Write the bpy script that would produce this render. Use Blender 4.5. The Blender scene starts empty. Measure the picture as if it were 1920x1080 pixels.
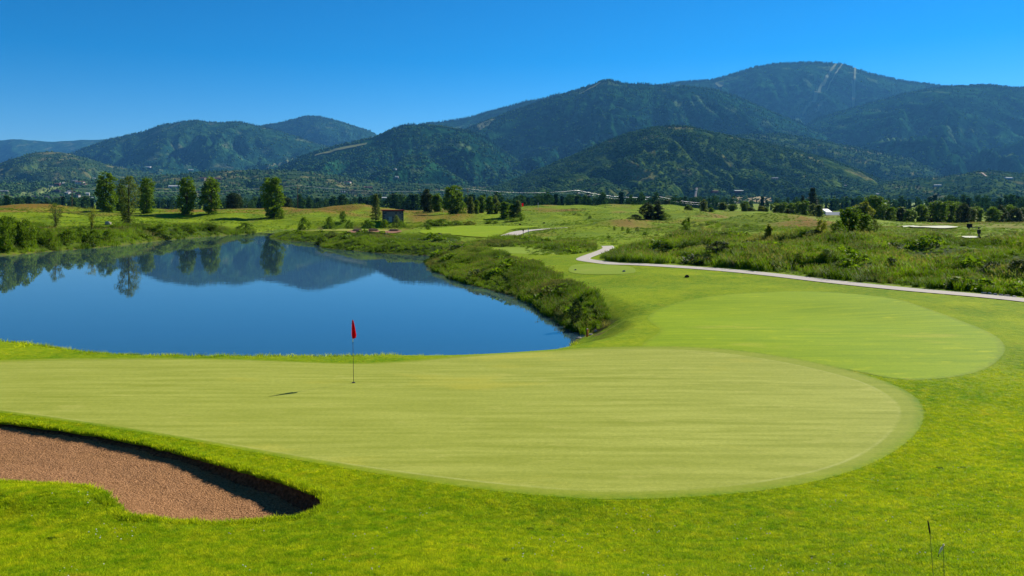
import bpy, math, random
import numpy as np
from mathutils import Vector, Matrix

SC = bpy.context.scene
COL = SC.collection
F = 1500.0            # focal length in photo pixels (photo is 1920 wide)
CX, HY = 960.0, 379.0 # photo column straight ahead, photo row of the horizon
EYE = 8.0             # eye height above the pond's water, metres
R = math.radians

# ------------------------------------------------------------------ camera
cam = bpy.data.cameras.new('camera'); camo = bpy.data.objects.new('camera', cam)
COL.objects.link(camo); SC.camera = camo
camo.location = (0, 0, EYE); camo.rotation_euler = (R(90), 0, 0)
cam.sensor_width = 36.0; cam.lens = 36.0 * F / 1920.0
cam.shift_y = -(540.0 - HY) / 1920.0
cam.clip_start = 0.1; cam.clip_end = 60000

# ------------------------------------------------------------------ sky and sun
SUN_EL, SUN_AZ = R(35), R(48)
world = bpy.data.worlds.new('World'); SC.world = world; world.use_nodes = True
wn, wl = world.node_tree.nodes, world.node_tree.links
sky = wn.new('ShaderNodeTexSky'); sky.sky_type = 'NISHITA'; sky.sun_disc = False
sky.sun_elevation = SUN_EL; sky.sun_rotation = SUN_AZ
sky.altitude = 2100; sky.air_density = 1.0; sky.dust_density = 0.1; sky.ozone_density = 4.0
hs = wn.new('ShaderNodeHueSaturation'); hs.inputs['Saturation'].default_value = 1.36
hs.inputs['Hue'].default_value = 0.497
hs.inputs['Value'].default_value = .92
def vm(op, a, v):
    n_ = wn.new('ShaderNodeVectorMath'); n_.operation = op; wl.new(a, n_.inputs[0])
    if op == 'SCALE': n_.inputs['Scale'].default_value = v
    return n_.outputs[0]
gm = wn.new('ShaderNodeGamma'); gm.inputs['Gamma'].default_value = 1.19
wl.new(vm('SCALE', sky.outputs[0], .12), gm.inputs['Color']); wl.new(vm('SCALE', gm.outputs[0], 6.6), hs.inputs['Color']); wl.new(hs.outputs[0], wn['Background'].inputs[0])
wn['Background'].inputs[1].default_value = 0.088

sun = bpy.data.lights.new('sun', 'SUN'); sun.energy = 4.6; sun.angle = R(0.53); sun.color = (1.0, 0.93, 0.80)
suno = bpy.data.objects.new('sun', sun); COL.objects.link(suno)
sd = Vector((math.sin(SUN_AZ) * math.cos(SUN_EL), math.cos(SUN_AZ) * math.cos(SUN_EL), math.sin(SUN_EL)))
suno.rotation_euler = sd.to_track_quat('Z', 'Y').to_euler()
suno.location = (60, 60, 60)

SC.view_settings.view_transform = 'Standard'; SC.view_settings.look = 'None'
SC.view_settings.gamma = 1; SC.view_settings.use_curve_mapping = False
SC.view_settings.exposure = 0.95
SC.render.engine = 'CYCLES'
SC.cycles.use_denoising = True
SC.cycles.max_bounces = 6; SC.cycles.diffuse_bounces = 2; SC.cycles.glossy_bounces = 2
SC.cycles.transmission_bounces = 3; SC.cycles.volume_bounces = 0; SC.cycles.transparent_max_bounces = 4
SC.cycles.sample_clamp_indirect = 4
SC.cycles.caustics_reflective = False; SC.cycles.caustics_refractive = False

# ------------------------------------------------------------------ noise and 2-D helpers
def perlin(x, y, seed=0):
    rs = np.random.RandomState(seed + 77)
    perm = rs.permutation(512); ang = rs.rand(512) * 2 * np.pi
    gx, gy = np.cos(ang), np.sin(ang)
    xi = np.floor(x).astype(np.int64); yi = np.floor(y).astype(np.int64)
    xf = x - xi; yf = y - yi
    u = xf * xf * xf * (xf * (xf * 6 - 15) + 10); v = yf * yf * yf * (yf * (yf * 6 - 15) + 10)
    def g(ix, iy, dx, dy):
        h = perm[(perm[ix & 511] + iy) & 511]
        return gx[h] * dx + gy[h] * dy
    a = g(xi, yi, xf, yf); b = g(xi + 1, yi, xf - 1, yf)
    c = g(xi, yi + 1, xf, yf - 1); d = g(xi + 1, yi + 1, xf - 1, yf - 1)
    return (a + u * (b - a) + v * ((c + u * (d - c)) - (a + u * (b - a)))) * 1.5

def fbm(x, y, seed=0, o=4, gain=0.5):
    s = 0; a = 1; t = 0
    for i in range(o):
        s = s + a * perlin(x * 2 ** i + 13.7 * i, y * 2 ** i - 7.3 * i, seed + i); t += a; a *= gain
    return s / t

def smooth(t):
    t = np.clip(t, 0, 1); return t * t * (3 - 2 * t)

def sdf(x, y, poly):
    """signed distance to a polygon, negative inside"""
    x = np.asarray(x, float); y = np.asarray(y, float); sh = x.shape
    x = x.ravel(); y = y.ravel(); P = np.asarray(poly, float)
    d2 = np.full(x.shape, 1e18); ins = np.zeros(x.shape, bool)
    for i in range(len(P)):
        ax, ay = P[i]; bx_, by_ = P[(i + 1) % len(P)]
        ex, ey = bx_ - ax, by_ - ay; wx, wy = x - ax, y - ay
        t = np.clip((wx * ex + wy * ey) / max(ex * ex + ey * ey, 1e-9), 0, 1)
        d2 = np.minimum(d2, (wx - t * ex) ** 2 + (wy - t * ey) ** 2)
        c = ((ay > y) != (by_ > y)) & (x < (bx_ - ax) * (y - ay) / ((by_ - ay) if by_ != ay else 1e-9) + ax)
        ins ^= c
    d = np.sqrt(d2); d[ins] *= -1
    return d.reshape(sh)

def linedist(x, y, line):
    x = np.asarray(x, float); y = np.asarray(y, float); d2 = np.full(x.shape, 1e18)
    for (ax, ay), (bx_, by_) in zip(line[:-1], line[1:]):
        ex, ey = bx_ - ax, by_ - ay
        t = np.clip(((x - ax) * ex + (y - ay) * ey) / max(ex * ex + ey * ey, 1e-9), 0, 1)
        d2 = np.minimum(d2, (x - ax - t * ex) ** 2 + (y - ay - t * ey) ** 2)
    return np.sqrt(d2)

def spline(pts, n=8, closed=True):
    """Catmull-Rom through the points"""
    P = np.asarray(pts, float); m = len(P); out = []
    for i in range(m if closed else m - 1):
        if closed:
            p0, p1, p2, p3 = P[(i - 1) % m], P[i], P[(i + 1) % m], P[(i + 2) % m]
        else:
            p0, p1, p2, p3 = P[max(i - 1, 0)], P[i], P[i + 1], P[min(i + 2, m - 1)]
        for k in range(n):
            t = k / n
            out.append(0.5 * ((2 * p1) + (-p0 + p2) * t + (2 * p0 - 5 * p1 + 4 * p2 - p3) * t * t + (-p0 + 3 * p1 - 3 * p2 + p3) * t ** 3))
    if not closed: out.append(P[-1])
    return np.array(out)

def resample(poly, step):
    P = np.vstack([poly, poly[:1]]); d = np.r_[0, np.cumsum(np.hypot(*np.diff(P, axis=0).T))]
    n = max(8, int(d[-1] / step)); s = np.linspace(0, d[-1], n, endpoint=False)
    return np.c_[np.interp(s, d, P[:, 0]), np.interp(s, d, P[:, 1])]

def at(px, py, z):
    """point seen at a photo position, known to be at height z"""
    D = F * (EYE - z) / (py - HY); return ((px - CX) / F * D, D)

# ------------------------------------------------------------------ lie of the land (surveyed points: column, distance, height)
CTRL = []
def c_(px, D, z): CTRL.append(((px - CX) / F, D, z))
for px in (-900, -200, 500, 1200, 1900, 2700):
    c_(px, 9, 1.85); c_(px, 20, 1.8); c_(px, 33, 1.8)
for px, z in ((-900, 2), (-200, 1.8), (500, 1.4), (1000, 1.2), (1150, 1.56), (1500, 2.0), (1900, 2.4), (2700, 2.6)): c_(px, 60, z)
for px, z in ((-900, 2.4), (-200, 2), (500, 1.2), (900, 1.1), (1150, 1.87), (1500, 2.7), (1900, 3.1), (2700, 3.4)): c_(px, 80, z)
for px, z in ((-900, 2.6), (-200, 2), (500, 1.2), (900, 1.3), (1145, 1.9), (1300, 2.2), (1500, 3.2), (1900, 3.9), (2700, 4.2)): c_(px, 110, z)
for px, z in ((-900, 2.6), (0, 2.0), (500, 1.2), (950, 1.2), (1300, 2.3), (1500, 3.1), (1700, 3.3), (1900, 3.9), (2700, 4)): c_(px, 150, z)
for px, z in ((-900, 3), (50, 2.6), (300, 1.7), (560, .7), (700, .8), (850, 1.1), (1000, 1.5), (1150, 1.9), (1350, 2.2), (1600, 2.3), (1740, 2.0), (1900, 2.6), (2700, 3)): c_(px, 190, z)
for px, z in ((-900, 4), (150, 3.9), (350, 2.5), (450, 1.7), (560, 1.0), (740, 1.6), (850, 1.6), (900, 1.9), (1100, 2.1), (1300, 2.3), (1500, 2.0), (1700, 1.5), (1900, .2), (2700, 2)): c_(px, 250, z)
for px, z in ((-900, 5), (50, 5.4), (200, 4.6), (400, 4.9), (560, 5.0), (640, 6.0), (740, 4.2), (850, 3.6), (960, 3.6), (1100, 4.0), (1300, 2.6), (1450, 3.0), (1600, .2), (1900, -.8), (2700, 0)): c_(px, 330, z)
for px, z in ((-900, 3), (50, 3.0), (400, 3.0), (640, 2.6), (850, 4.5), (1000, 5.2), (1160, 6.3), (1290, 5.6), (1450, 1.4), (1600, -.2), (1900, -.8), (2700, -1)): c_(px, 410, z)
for px, z in ((-900, 0), (200, 0), (700, 0), (1150, 2.2), (1300, 1.5), (1600, -1), (2200, -1.5)): c_(px, 560, z)
for D, z in ((900, -1.5), (1600, 2), (2600, 8)):
    for px in (-900, 300, 1000, 1700, 2700): c_(px, D, z)
CTRL = np.array(CTRL)
def _feat(u, D): return np.stack([u * 3.2, np.log(D) * 1.9], -1)
def _tps(r2): return r2 * np.log(r2 + 1e-12) * .5
_P = _feat(CTRL[:, 0], CTRL[:, 1]); _n = len(_P)
_K = _tps(((_P[:, None] - _P[None]) ** 2).sum(-1)) + np.eye(_n) * .006
_A = np.zeros((_n + 3, _n + 3)); _A[:_n, :_n] = _K; _A[:_n, _n] = 1; _A[:_n, _n + 1:] = _P; _A[_n, :_n] = 1; _A[_n + 1:, :_n] = _P.T
_W = np.linalg.solve(_A, np.r_[CTRL[:, 2], 0, 0, 0])
def base(x, y):
    D = np.clip(y, 9, 2600); u = np.clip(x / D, -1.2, 1.2); sh = D.shape
    Q = _feat(u.ravel(), D.ravel()); z = _W[_n] + Q @ _W[_n + 1:]
    for i in range(_n): z += _W[i] * _tps(((Q - _P[i]) ** 2).sum(-1))
    return np.clip(z.reshape(sh), -2, 9)

def hit0(px, py, dmin=9, dmax=900):
    D = np.geomspace(dmin, dmax, 500); x = (px - CX) / F * D
    z = base(x, D); row = HY + F * (EYE - z) / D
    k = np.argmax(row <= py) if (row <= py).any() else len(D) - 1
    return (float(x[k]), float(D[k]))
def zone(pts): return np.array([hit0(*p) for p in pts])

# pond outline (water level 0): far shore, channel, peninsulas, near shore
POND = spline([at(*p, 0) for p in [(-420, 500), (-200, 488), (0, 479), (100, 471), (200, 463), (300, 452), (400, 443), (475, 438),
        (520, 431), (600, 428.5), (700, 428), (770, 428.5), (800, 430), (770, 432.5), (690, 433), (600, 434), (520, 438), (505, 446), (540, 452), (590, 455), (605, 465),
        (650, 469), (700, 474), (780, 479), (838, 479), (836, 484), (800, 488), (800, 498), (822, 513), (865, 530), (940, 550), (995, 570),
        (1030, 597), (1055, 613), (1095, 629), (1078, 636)]]
        + [(3.0, 43.6), (0.9, 41.0), (-2.2, 38.2), (-6, 36.0), (-11, 35.6), (-16, 36.3), (-22, 38.2), (-29, 40.5), (-45, 47), (-75, 62)], 4)
NEARSHORE_Y = 50

# bunker outline, lip about 1.85 m high
BUNK_C = [(-14.4, 22.5), (-11.6, 21.5), (-8.8, 20.15), (-7.7, 19.45), (-5.85, 18.25), (-4.52, 17.3), (-3.88, 16.5), (-4.0, 15.8), (-4.85, 15.45),
          (-6.2, 15.3), (-7.3, 15.33), (-7.9, 15.9), (-8.7, 16.62), (-9.9, 17.15), (-11.3, 17.55), (-13.2, 17.9), (-15, 18.4), (-17.3, 19.4), (-18, 21.0), (-16.9, 22.6)]
BUNK = resample(spline(BUNK_C, 10), .08)
_nz = perlin(np.arange(len(BUNK)) * .11, np.zeros(len(BUNK)) + .5, 5) * .05 + perlin(np.arange(len(BUNK)) * .43, np.zeros(len(BUNK)) + 9.5, 6) * .022
_t = np.roll(BUNK, -1, 0) - np.roll(BUNK, 1, 0); _t /= np.hypot(_t[:, 0], _t[:, 1])[:, None]
BUNK_N = np.c_[_t[:, 1], -_t[:, 0]]
if sdf(np.array([BUNK[0, 0] + BUNK_N[0, 0] * .3]), np.array([BUNK[0, 1] + BUNK_N[0, 1] * .3]), BUNK)[0] < 0: BUNK_N = -BUNK_N   # points outwards
BUNK = BUNK + BUNK_N * _nz[:, None]
BUNK_S = BUNK[::4]

PATH1 = spline([hit0(*p) for p in [(2500, 640), (2200, 598), (1920, 565), (1700, 543), (1480, 520), (1300, 503), (1200, 497), (1150, 495), (1110, 491), (1092, 487), (1106, 480), (1128, 472), (1140, 465), (1136, 461)]], 8, closed=False)
PATH2 = spline([hit0(*p) for p in [(930, 450), (958, 441), (985, 434), (1030, 430), (1070, 428)]], 8, closed=False)

GREEN = spline([at(*p, 1.8) for p in [(-260, 700), (-100, 684), (60, 675), (200, 672), (400, 675), (640, 682), (760, 677), (880, 666), (1000, 658), (1150, 654), (1300, 659),
         (1450, 677), (1590, 708), (1665, 742), (1686, 778), (1650, 828), (1560, 875), (1400, 908), (1200, 922), (1050, 918), (880, 902), (700, 878), (500, 845), (300, 813), (100, 783), (-100, 757), (-300, 732)]], 6)
COLLAR = spline([at(*p, 1.8) for p in [(-300, 698), (-100, 680), (60, 670), (200, 667), (400, 671), (640, 679), (760, 673), (880, 661), (1000, 653), (1150, 649), (1300, 652),
         (1450, 667), (1600, 696), (1702, 734), (1732, 775), (1705, 825), (1610, 880), (1440, 920), (1200, 937), (1040, 933), (860, 914), (690, 886), (490, 851), (300, 818), (100, 788), (-100, 762), (-320, 737)]], 6)
FAIR = spline([at(*p, 1.9) for p in [(1206, 640), (1238, 612), (1214, 584), (1245, 564), (1330, 552), (1500, 546), (1640, 556), (1760, 585), (1850, 622), (1884, 652), (1862, 680), (1800, 699), (1700, 706), (1600, 690), (1450, 664), (1300, 649), (1220, 650)]], 6)

Z_RIGHT = zone([(1132, 488), (1160, 491), (1300, 496), (1480, 513), (1700, 536), (1920, 557), (2400, 612), (2400, 440), (1920, 444), (1830, 455), (1690, 452), (1600, 455), (1500, 452), (1400, 460), (1300, 462), (1190, 464), (1165, 466), (1150, 474)])
Z_MID = zone([(845, 474), (870, 462), (940, 450), (1000, 449), (1060, 452), (1118, 462), (1120, 469), (1088, 476), (1060, 475), (1030, 467), (940, 464), (900, 468), (870, 477)])
Z_BANK = np.array([at(790, 484, .6), at(850, 476, .8), at(905, 475, 1.1), at(965, 489, 1.2), at(1034, 517, 1.2), at(1088, 545, 1.2), at(1132, 574, 1.2), at(1148, 596, 1.0), at(1140, 609, .6), at(1108, 622, .2),
          at(1090, 628, 0), at(1052, 612, 0), at(1028, 597, 0), at(994, 570, 0), at(940, 550, 0), at(865, 530, 0), at(820, 513, 0), at(798, 498, 0)])
Z_PEN = np.array([at(505, 446, 0), at(520, 437, .5), at(620, 438, .8), at(680, 441, .9), at(800, 441, 1.0), at(850, 445, 1.1), at(872, 462, 1), at(845, 478, .4), at(780, 479, 0), at(700, 474, 0), at(650, 469, 0), at(605, 464, 0), at(588, 455, 0), at(540, 452, 0)])
Z_LEFT = np.array([at(-420, 500, 0), at(0, 479, 0), at(100, 471, 0), at(200, 463, 0), at(300, 452, 0), at(400, 443, 0), at(475, 438, 0), at(478, 428, 1.3), at(400, 428, 1.6), at(300, 431, 1.4), at(250, 436, 1.2), at(150, 436, 2), at(60, 428, 2.3), at(-200, 428, 2.6), at(-500, 430, 2.6)])
Z_DRY = [zone([(470, 394), (540, 388), (600, 384), (700, 387), (860, 391), (900, 400), (880, 414), (780, 418), (760, 404), (690, 408), (600, 404), (500, 402)]),
         zone([(-80, 398), (30, 388), (160, 393), (170, 398), (60, 400)]), zone([(290, 388), (470, 388), (480, 400), (300, 400)]),
         zone([(1000, 392), (1060, 393), (1100, 399), (1010, 402)]), zone([(1120, 416), (1320, 412), (1330, 418), (1150, 421)]),
         zone([(1440, 412), (1500, 410), (1580, 425), (1560, 440), (1460, 430)]), zone([(1370, 450), (1500, 446), (1660, 442), (1640, 452), (1500, 457), (1385, 458)]),
         zone([(1680, 417), (1800, 418), (1920, 424), (1900, 430), (1750, 425)])]

KNOLLS = [(1600, 92, .6, 9, 4), (1480, 84, .8, 8, 4), (1330, 100, .7, 8, 5), (1900, 62, .5, 6, 3), (1085, 172, 1.7, 11, 6), (1160, 195, 1.6, 12, 7), (1320, 160, 1.7, 10, 6), (1010, 262, 1.8, 15, 8), (1090, 300, 2.2, 16, 9), (1420, 215, 2.4, 17, 9), (1500, 178, 1.6, 10, 6), (1250, 270, 2.3, 19, 9), (1360, 300, 1.8, 14, 9), (1200, 340, 2.2, 20, 10), (1560, 250, 1.4, 14, 8), (60, 300, 2.0, 18, 9), (320, 315, 1.6, 16, 9)]
def near_front(x): return 16.3 + 0.55 * np.clip(x - 4, 0, 26) + 0.05 * np.clip(-x - 6, 0, 20)

def G(x, y, carve=True, detail=True):
    x = np.asarray(x, float); y = np.asarray(y, float)
    z = base(x, y)
    fr = near_front(x)
    z = z + 4.5 * np.clip((fr - y) / fr, 0, 1.05) ** 1.6 * (1 - smooth(((x * x + y * y) ** .5 - 30) / 25) * .6)
    z = z + .40 * np.exp(-(((x + 10.8) / 3.2) ** 2 + ((y - 16.2) / .9) ** 2))          # grass tongue by the bunker
    r = np.hypot(x, y)
    dp = sdf(x, y, POND)
    if detail:
        m = meadow(x, y)
        calm = smooth((linedist(x, y, PATH1) - 1.6) / 5) * smooth((linedist(x, y, PATH2) - 2) / 6) * (1 - np.exp(-(((x + 28) / 44) ** 4 + ((y - 200) / 45) ** 4)))
        z = z + m * calm * (1 - .65 * smooth((9 - x) / 3) * smooth((135 - y) / 15)) * (perlin(x / 11, y / 14, 3) * 1.25 + perlin(x / 4.5, y / 6, 4) * .42 + .25)
        far = smooth((r - 150) / 120) * (1 - smooth((r - 700) / 300)) * calm
        z = z + far * (1 - .6 * smooth((x / np.maximum(y, 1) - .36) / .12)) * (fbm(x / 40, y / 50, 8, 3) * 2.7 - .15 + (.5 - np.abs(perlin(x / 70, y / 80, 18))) * .8)
        z = z + smooth((r - 30) / 14) * (.15 + .85 * calm) * (perlin(x / 13, y / 13, 9) * .30 + perlin(x / 6, y / 6, 10) * .07)
        kd = 1 - smooth((y - fr + 1) / 2.5); sel = (kd > 0) & (r < 60)
        if sel.any():
            xs_, ys_ = x[sel], y[sel]; cut = smooth((np.minimum(sdf(xs_, ys_, FAIR), sdf(xs_, ys_, COLLAR)) - .1) / .9); z[sel] += kd[sel] * cut * (perlin(xs_ / 4.2, ys_ / 3.4, 24) * .10 + fbm(xs_ / 2.2, ys_ / 2.2, 21, 3) * .06 + fbm(xs_ / .8, ys_ / .5, 22, 2) * .028)
        for kx, kD, kh, krx, kry in KNOLLS: z = z + calm * kh * np.exp(-(((x - (kx - CX) / F * kD) / krx) ** 2 + ((y - kD) / kry) ** 2))
    # pond banks
    kb = smooth((y - 45) / 9); bw = np.interp(x, [-5, 2, 4.6, 6.5], [3.4, 6.5, 6, 4.2]) * (1 - kb) + 4.5 * kb
    bank = np.maximum(z, .35) * smooth(dp / bw) ** .7
    z = np.where(dp < 0, np.maximum(-1.3, dp * .45 - .02), np.where(dp < bw, bank, z))
    if carve:
        sel = (np.abs(x + 11) < 9) & (np.abs(y - 19) < 6)
        if sel.any():
            zz = z[sel]; db = sdf(x[sel], y[sel], BUNK_S)
            z[sel] = zz - 1.3 * smooth((.16 - db) / .14)
    return z

def meadow(x, y):
    m = np.zeros(np.shape(x))
    for Z, w in ((Z_RIGHT, 2.0), (Z_MID, 2.5), (Z_BANK, 1.0), (Z_PEN, 2.0), (Z_LEFT, 4.0)):
        m = np.maximum(m, smooth(.5 - sdf(x, y, Z) / w))
    return m

def hit(px, py, dmin=9, dmax=900, f=None):
    D = np.geomspace(dmin, dmax, 900); x = (px - CX) / F * D
    z = (f or (lambda a, b: G(a, b, False)))(x, D); row = HY + F * (EYE - z) / D
    k = int(np.argmax(row <= py)) if (row <= py).any() else len(D) - 1
    return Vector((float(x[k]), float(D[k]), float(z[k])))
def gz(x, y): return float(G(np.array([x]), np.array([y]))[0])

# ------------------------------------------------------------------ object helpers
def mesh_np(name, V, Fc, mat=None, parent=None, smooth_=False, attrs=None, link=True):
    V = np.asarray(V, np.float32); Fc = np.asarray(Fc, np.int32)
    me = bpy.data.meshes.new(name); k = Fc.shape[1]
    me.vertices.add(len(V)); me.vertices.foreach_set('co', V.ravel())
    me.loops.add(Fc.size); me.loops.foreach_set('vertex_index', Fc.ravel())
    me.polygons.add(len(Fc)); me.polygons.foreach_set('loop_start', np.arange(0, Fc.size, k, dtype=np.int32))
    me.polygons.foreach_set('loop_total', np.full(len(Fc), k, np.int32))
    if smooth_: me.polygons.foreach_set('use_smooth', np.ones(len(Fc), bool))
    for an, av in (attrs or {}).items():
        a = me.attributes.new(an, 'FLOAT', 'POINT'); a.data.foreach_set('value', np.asarray(av, np.float32).ravel())
    me.update(calc_edges=True)
    if mat: me.materials.append(mat)
    o = bpy.data.objects.new(name, me)
    if link: COL.objects.link(o)
    if parent: o.parent = parent
    return o

def pydata(name, V, Fc, mat=None, parent=None, link=True, smooth_=False):
    me = bpy.data.meshes.new(name); me.from_pydata([tuple(v) for v in V], [], Fc); me.update()
    if smooth_:
        for p in me.polygons: p.use_smooth = True
    if mat: me.materials.append(mat)
    o = bpy.data.objects.new(name, me)
    if link: COL.objects.link(o)
    if parent: o.parent = parent
    return o

def tag(o, label=None, cat=None, group=None, kind=None):
    if label: o['label'] = label
    if cat: o['category'] = cat
    if group: o['group'] = group
    if kind: o['kind'] = kind
    return o
def structure(o, label=None): return tag(o, label, kind='structure')
def stuff(o, label, cat=None): return tag(o, label, cat, kind='stuff')

def empty(name, loc, label, cat, group=None, rz=0, s=(1, 1, 1)):
    o = bpy.data.objects.new(name, None); COL.objects.link(o); o.empty_display_size = .3
    o.location = loc; o.rotation_euler = (0, 0, rz); o.scale = s
    return tag(o, label, cat, group)

def grid_faces(nr, nc, wrap=False):
    r, c = np.meshgrid(np.arange(nr - 1), np.arange(nc if wrap else nc - 1), indexing='ij'); c2 = (c + 1) % nc
    return np.stack([r * nc + c, r * nc + c2, (r + 1) * nc + c2, (r + 1) * nc + c], -1).reshape(-1, 4)

def box_vf(x0, x1, y0, y1, z0, z1):
    V = [(x, y, z) for z in (z0, z1) for x, y in ((x0, y0), (x1, y0), (x1, y1), (x0, y1))]
    return V, [(0, 3, 2, 1), (4, 5, 6, 7), (0, 1, 5, 4), (1, 2, 6, 5), (2, 3, 7, 6), (3, 0, 4, 7)]
def box(name, x0, x1, y0, y1, z0, z1, mat, parent, bev=0.0):
    o = pydata(name, *box_vf(x0, x1, y0, y1, z0, z1), mat, parent)
    if bev:
        b = o.modifiers.new('bevel', 'BEVEL'); b.width = bev; b.segments = 1
    return o

def tube_vf(path, rad, n=6):
    V = []; Fc = []
    for i, (p, r) in enumerate(zip(path, rad)):
        p = Vector(p); q = Vector(path[min(i + 1, len(path) - 1)]) - Vector(path[max(i - 1, 0)])
        q = q.normalized() if q.length else Vector((0, 0, 1))
        a = q.orthogonal().normalized() if abs(q.z) < .9 else Vector((1, 0, 0)).cross(q).normalized()
        b = q.cross(a)
        for k in range(n):
            t = 2 * math.pi * k / n; V.append(p + a * (r * math.cos(t)) + b * (r * math.sin(t)))
    for i in range(len(path) - 1):
        for k in range(n): Fc.append((i * n + k, i * n + (k + 1) % n, (i + 1) * n + (k + 1) % n, (i + 1) * n + k))
    Fc.append(tuple(range(n))[::-1]); Fc.append(tuple(range((len(path) - 1) * n, len(path) * n)))
    return V, Fc
def tube(name, path, rad, mat, parent=None, n=6): return pydata(name, *tube_vf(path, rad, n), mat, parent, smooth_=True)

# ------------------------------------------------------------------ materials
class NT:
    def __init__(s, name):
        s.m = bpy.data.materials.new(name); s.m.use_nodes = True; s.t = s.m.node_tree; s.n = s.t.nodes; s.l = s.t.links
        s.b = s.n['Principled BSDF']; s.out = s.n['Material Output']
        s.b.inputs['Specular IOR Level'].default_value = .04
    def add(s, typ, **kw):
        n = s.n.new(typ)
        for k, v in kw.items(): setattr(n, k, v)
        return n
    def pos(s): return s.add('ShaderNodeNewGeometry').outputs['Position']
    def mapped(s, sc=(1, 1, 1), vec=None, rot=(0, 0, 0)):
        m = s.add('ShaderNodeMapping'); m.inputs['Scale'].default_value = sc; m.inputs['Rotation'].default_value = rot
        s.l.new(vec or s.pos(), m.inputs[0]); return m.outputs[0]
    def noise(s, scale, detail=3, vec=None, rough=.55, lo=None, hi=None):
        n = s.add('ShaderNodeTexNoise'); n.inputs['Scale'].default_value = scale; n.inputs['Detail'].default_value = detail
        n.inputs['Roughness'].default_value = rough; s.l.new(vec or s.pos(), n.inputs['Vector']); o = n.outputs['Fac']
        return s.rng(o, lo, hi) if lo is not None else o
    def rng(s, v, lo, hi, a=0., b=1.):
        r = s.add('ShaderNodeMapRange'); r.inputs['From Min'].default_value = lo; r.inputs['From Max'].default_value = hi
        r.inputs['To Min'].default_value = a; r.inputs['To Max'].default_value = b
        s.l.new(v, r.inputs['Value']); return r.outputs['Result']
    def mix(s, f, a, b, typ='MIX'):
        m = s.add('ShaderNodeMix', data_type='RGBA', blend_type=typ)
        for v, i in ((f, 0), (a, 6), (b, 7)):
            if hasattr(v, 'is_linked') or hasattr(v, 'links'): s.l.new(v, m.inputs[i])
            else: m.inputs[i].default_value = v if i == 0 else (*v, 1)
        return m.outputs[2]
    def math(s, op, a, b=0.):
        m = s.add('ShaderNodeMath', operation=op)
        for v, i in ((a, 0), (b, 1)):
            if hasattr(v, 'links'): s.l.new(v, m.inputs[i])
            else: m.inputs[i].default_value = v
        return m.outputs[0]
    def attr(s, name, typ='GEOMETRY'):
        a = s.add('ShaderNodeAttribute', attribute_name=name); a.attribute_type = typ; return a.outputs['Fac']
    def bump(s, h, strength=.5, dist=.1):
        b = s.add('ShaderNodeBump'); b.inputs['Strength'].default_value = strength; b.inputs['Distance'].default_value = dist
        s.l.new(h, b.inputs['Height']); s.l.new(b.outputs[0], s.b.inputs['Normal']); return b.outputs[0]
    def color(s, c):
        if hasattr(c, 'links'): s.l.new(c, s.b.inputs['Base Color'])
        else: s.b.inputs['Base Color'].default_value = (*c, 1)
    def rough(s, r): s.b.inputs['Roughness'].default_value = r
    def translucent(s, col, fac=.4, nrm=None):
        tr = s.add('ShaderNodeBsdfTranslucent'); mx = s.add('ShaderNodeMixShader'); mx.inputs[0].default_value = fac
        if hasattr(col, 'links'): s.l.new(col, tr.inputs[0])
        else: tr.inputs[0].default_value = (*col, 1)
        s.l.new(s.b.outputs[0], mx.inputs[1]); s.l.new(tr.outputs[0], mx.inputs[2]); s.l.new(mx.outputs[0], s.out.inputs[0])

def turf_color(s):
    """mown turf: lime with yellow-green drifts, deeper patches and fine grain"""
    a = s.noise(.35, 4, lo=.36, hi=.66); b = s.noise(.09, 3, lo=.38, hi=.62); c = s.noise(3.2, 3, lo=.35, hi=.68)
    g = s.mix(a, (.128, .232, .002), (.285, .352, .003))
    g = s.mix(s.math('MULTIPLY', b, .65), g, (.100, .195, .003))
    g = s.mix(s.math('MULTIPLY', c, .36), g, (.42, .40, .012))
    br = s.noise(.8, 5, rough=.65, lo=.60, hi=.74); g = s.mix(s.math('MULTIPLY', br, .35), g, (.33, .23, .03))
    cl = s.noise(1.7, 5, rough=.6, lo=.60, hi=.72); g = s.mix(s.math('MULTIPLY', cl, .55), g, (.055, .150, .004))  # deeper green clumps that also paint the shadows of rough tufts
    fine = s.noise(38, 2, lo=.32, hi=.7); med = s.noise(11, 3, lo=.34, hi=.66)
    g = s.mix(s.math('MULTIPLY', med, .5), g, s.mix(1.0, g, (.52, .66, .5), 'MULTIPLY'))
    return s.mix(s.math('MULTIPLY', fine, .5), g, s.mix(1.0, g, (.42, .52, .45), 'MULTIPLY'))

def mat_ground():
    s = NT('turf_ground'); g = turf_color(s)
    md = s.attr('meadow'); dr = s.attr('dry'); fa = s.attr('far'); ea = s.attr('earth')
    n1 = s.noise(.16, 4, lo=.35, hi=.65); n2 = s.noise(.9, 4, lo=.35, hi=.68)
    fieldc = s.mix(n1, (.100, .175, .004), (.200, .265, .006))
    fieldc = s.mix(s.math('MULTIPLY', n2, .6), fieldc, (.068, .110, .008))
    fieldc = s.mix(s.noise(.05, 3, vec=s.mapped((1, .35, 1)), lo=.56, hi=.70), fieldc, (.19, .13, .03))
    c = s.mix(fa, g, fieldc)
    mead = s.mix(n2, (.020, .045, .006), (.070, .105, .012))
    c = s.mix(md, c, mead)
    dry = s.mix(s.noise(.7, 4, lo=.35, hi=.65), (.20, .105, .022), (.13, .12, .015))
    c = s.mix(dr, c, dry)
    c = s.mix(ea, c, (.10, .065, .035))
    s.color(c); s.rough(.9)
    s.bump(s.math('ADD', s.noise(26, 3), s.math('MULTIPLY', s.noise(2.5, 3), 2.0)), .5, .06)
    return s.m

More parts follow.
